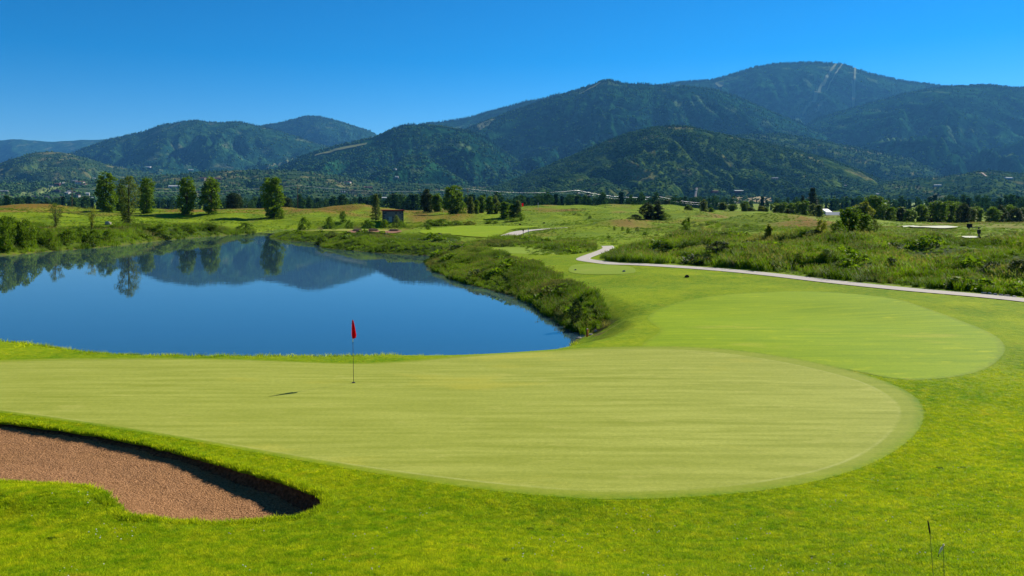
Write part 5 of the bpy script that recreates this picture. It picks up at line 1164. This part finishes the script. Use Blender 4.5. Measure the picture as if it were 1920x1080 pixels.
far_houses = [
 (141, 340, 30, 7, 'wall_pale', 'roof_grey', 'tall pale lodge at the top of the hillside village'), (150, 343, 34, 8, 'wall_pale', 'roof_brown', 'long pale lodge right of the topmost village lodge'), (157, 347, 24, 7, 'wall_tan', 'roof_brown', 'tan lodge at the right end of the upper village'),
 (117, 344, 20, 5, 'wall_pale', 'roof_white', 'white-roofed house left of the village lodges'), (108, 345, 22, 5, 'wall_red', 'roof_brown', 'brown house above the bright green slope'), (95, 349, 20, 4, 'wall_pale', 'roof_grey', 'grey-roofed house touching the top of the bright slope'),
 (107, 358, 20, 5, 'roof_dark', 'roof_dark', 'dark house on the bright green slope'), (126, 361, 22, 4, 'wall_pale', 'roof_white', 'pale house in the middle of the village'), (131, 360, 16, 4, 'wall_pale', 'roof_grey', 'small pale house by the near utility pole'),
 (142, 361, 18, 4, 'wall_tan', 'roof_white', 'white-roofed house right of the near utility pole'), (146, 367, 14, 5, 'wall_pale', 'roof_brown', 'narrow pale house low in the village'), (164, 364, 12, 6, 'wall_pale', 'roof_white', 'small bright house beside the dark cottonwood'),
 (171, 371, 26, 3, 'roof_white', 'roof_white', 'long white shed at the foot of the village'), (95, 370, 40, 4, 'wall_red', 'roof_dark', 'long dark row house below the bright slope'), (75, 369, 44, 4, 'roof_dark', 'roof_dark', 'long dark building at the left of the row houses'), (113, 370, 30, 4, 'wall_red', 'roof_brown', 'reddish row house below the village'),
 (8, 358, 26, 4, 'wall_tan', 'roof_grey', 'grey-roofed house at the far left of the valley'), (4, 385, 34, 6, 'wall_red', 'roof_dark', 'dark barn at the left picture edge beyond the crest'), (54, 381, 22, 5, 'wall_red', 'roof_brown', 'brown house in the trees beyond the left crest'),
 (175, 334, 24, 3, 'roof_white', 'roof_white', 'white building above the dark cottonwoods'), (278, 312, 44, 5, 'roof_white', 'roof_white', 'white building high on the broad mountain flank'), (357, 318, 44, 6, 'wall_pale', 'roof_white', 'pale building high above the left lone cottonwood'),
 (329, 350, 50, 6, 'wall_pale', 'roof_white', 'slanting pale building between the two lone cottonwoods'), (380, 336, 30, 8, 'wall_tan', 'roof_brown', 'tan lodge above the second lone cottonwood'), (408, 337, 26, 8, 'wall_red', 'roof_brown', 'brown lodge right of the second lone cottonwood'),
 (297, 386, 20, 3, 'roof_grey', 'roof_grey', 'low grey shed beyond the crest left of the left lone cottonwood'), (450, 385, 34, 3, 'roof_grey', 'roof_grey', 'long low grey shed beyond the crest'), (644, 360, 20, 4, 'wall_pale', 'roof_white', 'white building at the foot of the middle hill'), (652, 342, 26, 6, 'wall_pale', 'roof_brown', 'pale house on the lower middle hill'),
 (690, 352, 40, 6, 'wall_red', 'roof_brown', 'brown lodge on the lower middle hill'), (744, 334, 14, 4, 'wall_pale', 'roof_white', 'small white house in the woods of the middle hill'), (740, 316, 16, 3, 'roof_white', 'roof_white', 'white roof higher in the middle hill woods'), (722, 372, 20, 4, 'roof_grey', 'roof_white', 'pale roof in the valley trees above the pump house'),
 (754, 367, 14, 3, 'wall_pale', 'roof_white', 'tiny white house in the valley trees right of the pump house'), (1340, 360, 22, 4, 'wall_red', 'roof_brown', 'reddish farmhouse left of the long dark barn'), (1385, 360, 30, 4, 'wall_red', 'roof_white', 'dark barn with white roof edge at the foot of the scrub hill'),
 (1452, 338, 24, 4, 'wall_tan', 'roof_grey', 'grey-roofed house on the scrub hill slope'), (1583, 349, 26, 5, 'roof_dark', 'roof_dark', 'dark long house above the pasture'), (1646, 365, 12, 5, 'wall_pale', 'roof_white', 'small white house over the right tree row'),
 (1758, 347, 24, 3, 'roof_white', 'roof_white', 'pale shed on the right foothill'), (1890, 334, 30, 3, 'roof_white', 'roof_white', 'white building high on the right foothill')]
for i, (px, py, w, h, wl_, rf, lab) in enumerate(far_houses):
    p = hitfar(px, py + 2); house(p.x, p.y, p.z, w, w * .6, h, h * .5, wl_, rf, lab, rz=((i * 37) % 60 - 30) * math.pi / 180, group='houses in the far valley')

# utility poles and wires
PL = [(135, 352, 420, 'in front of the hillside village'), (558, 347, 495, 'right of the widest lone cottonwood'), (877, 353, 580, 'behind the middle grove'), (1082, 356, 665, 'carrying the wires over the far ridge'), (1236, 368, 770, 'where the wires bend down'), (1380, 378, 900, 'at the low right end of the wires')]
tops = []
for i, (px, yt, D, lab) in enumerate(PL):
    x = (px - CX) / F * D; z = gz(x, D); zt = EYE - (yt - HY) * D / F
    e = empty('utility_pole', (x, D, z), 'wooden utility pole ' + lab, 'utility pole', 'utility poles across the valley', rz=R(50))
    hh = zt - z; tube('pole', [(0, 0, -1), (0, 0, hh)], [.22, .15], M['pole_wood'], e, 8)
    for dz in (.6, 2.0):
        box('crossarm', -1.7, 1.7, -.08, .08, hh - dz - .1, hh - dz + .1, M['pole_wood'], e)
    for dx in (-1.5, 0, 1.5): tube('insulator', [(dx, 0, hh - .5), (dx, 0, hh - .15)], [.07, .05], M['pin'], e)
    tops.append((Vector((x, D, zt - .2))))
for k, (off, dz) in enumerate(((-1.5, 0), (0, .05), (1.5, 0), (0, -1.9))):
    pts = []
    for a, b in zip(tops[:-1], tops[1:]):
        dd = Vector((math.cos(R(50)), math.sin(R(50)), 0)) * off
        for q in range(24):
            t = q / 24; sag = 4 * t * (1 - t) * (a - b).length * .022; pts.append(a.lerp(b, t) + dd + Vector((0, 0, dz - sag)))
    pts.append(tops[-1] + dd + Vector((0, 0, dz)))
    o = tube('power_wire', pts, [.016 + .0002 * max(0, min(p_.y, 800) - 570) for p_ in pts], M['wire'], None, 5)  # sun glint put into the pale colour and the thickening right-hand spans
    tag(o, ['nearest of the upper wires slung along the utility poles', 'middle of the upper wires slung along the utility poles', 'farthest of the upper wires slung along the utility poles', 'single lower wire slung under the others along the utility poles'][k], 'wire', 'wires along the utility poles')

# ------------------------------------------------------------------ air
zt = max(r_.Z.max() for r_ in RG) + 60
hz = pydata('haze', *box_vf(-23000, 23000, -17000, 18500, -3.2, zt)); hm = bpy.data.materials.new('haze'); hm.use_nodes = True
hn, hl = hm.node_tree.nodes, hm.node_tree.links; hn.remove(hn['Principled BSDF']); pv = hn.new('ShaderNodeVolumePrincipled')
pv.inputs['Color'].default_value = (.13, .47, 1.0, 1); pv.inputs['Density'].default_value = 2.9e-5; pv.inputs['Anisotropy'].default_value = .2
hl.new(pv.outputs[0], hn['Material Output'].inputs['Volume']); hz.data.materials.append(hm)
stuff(hz, 'thin blue air over the valley')
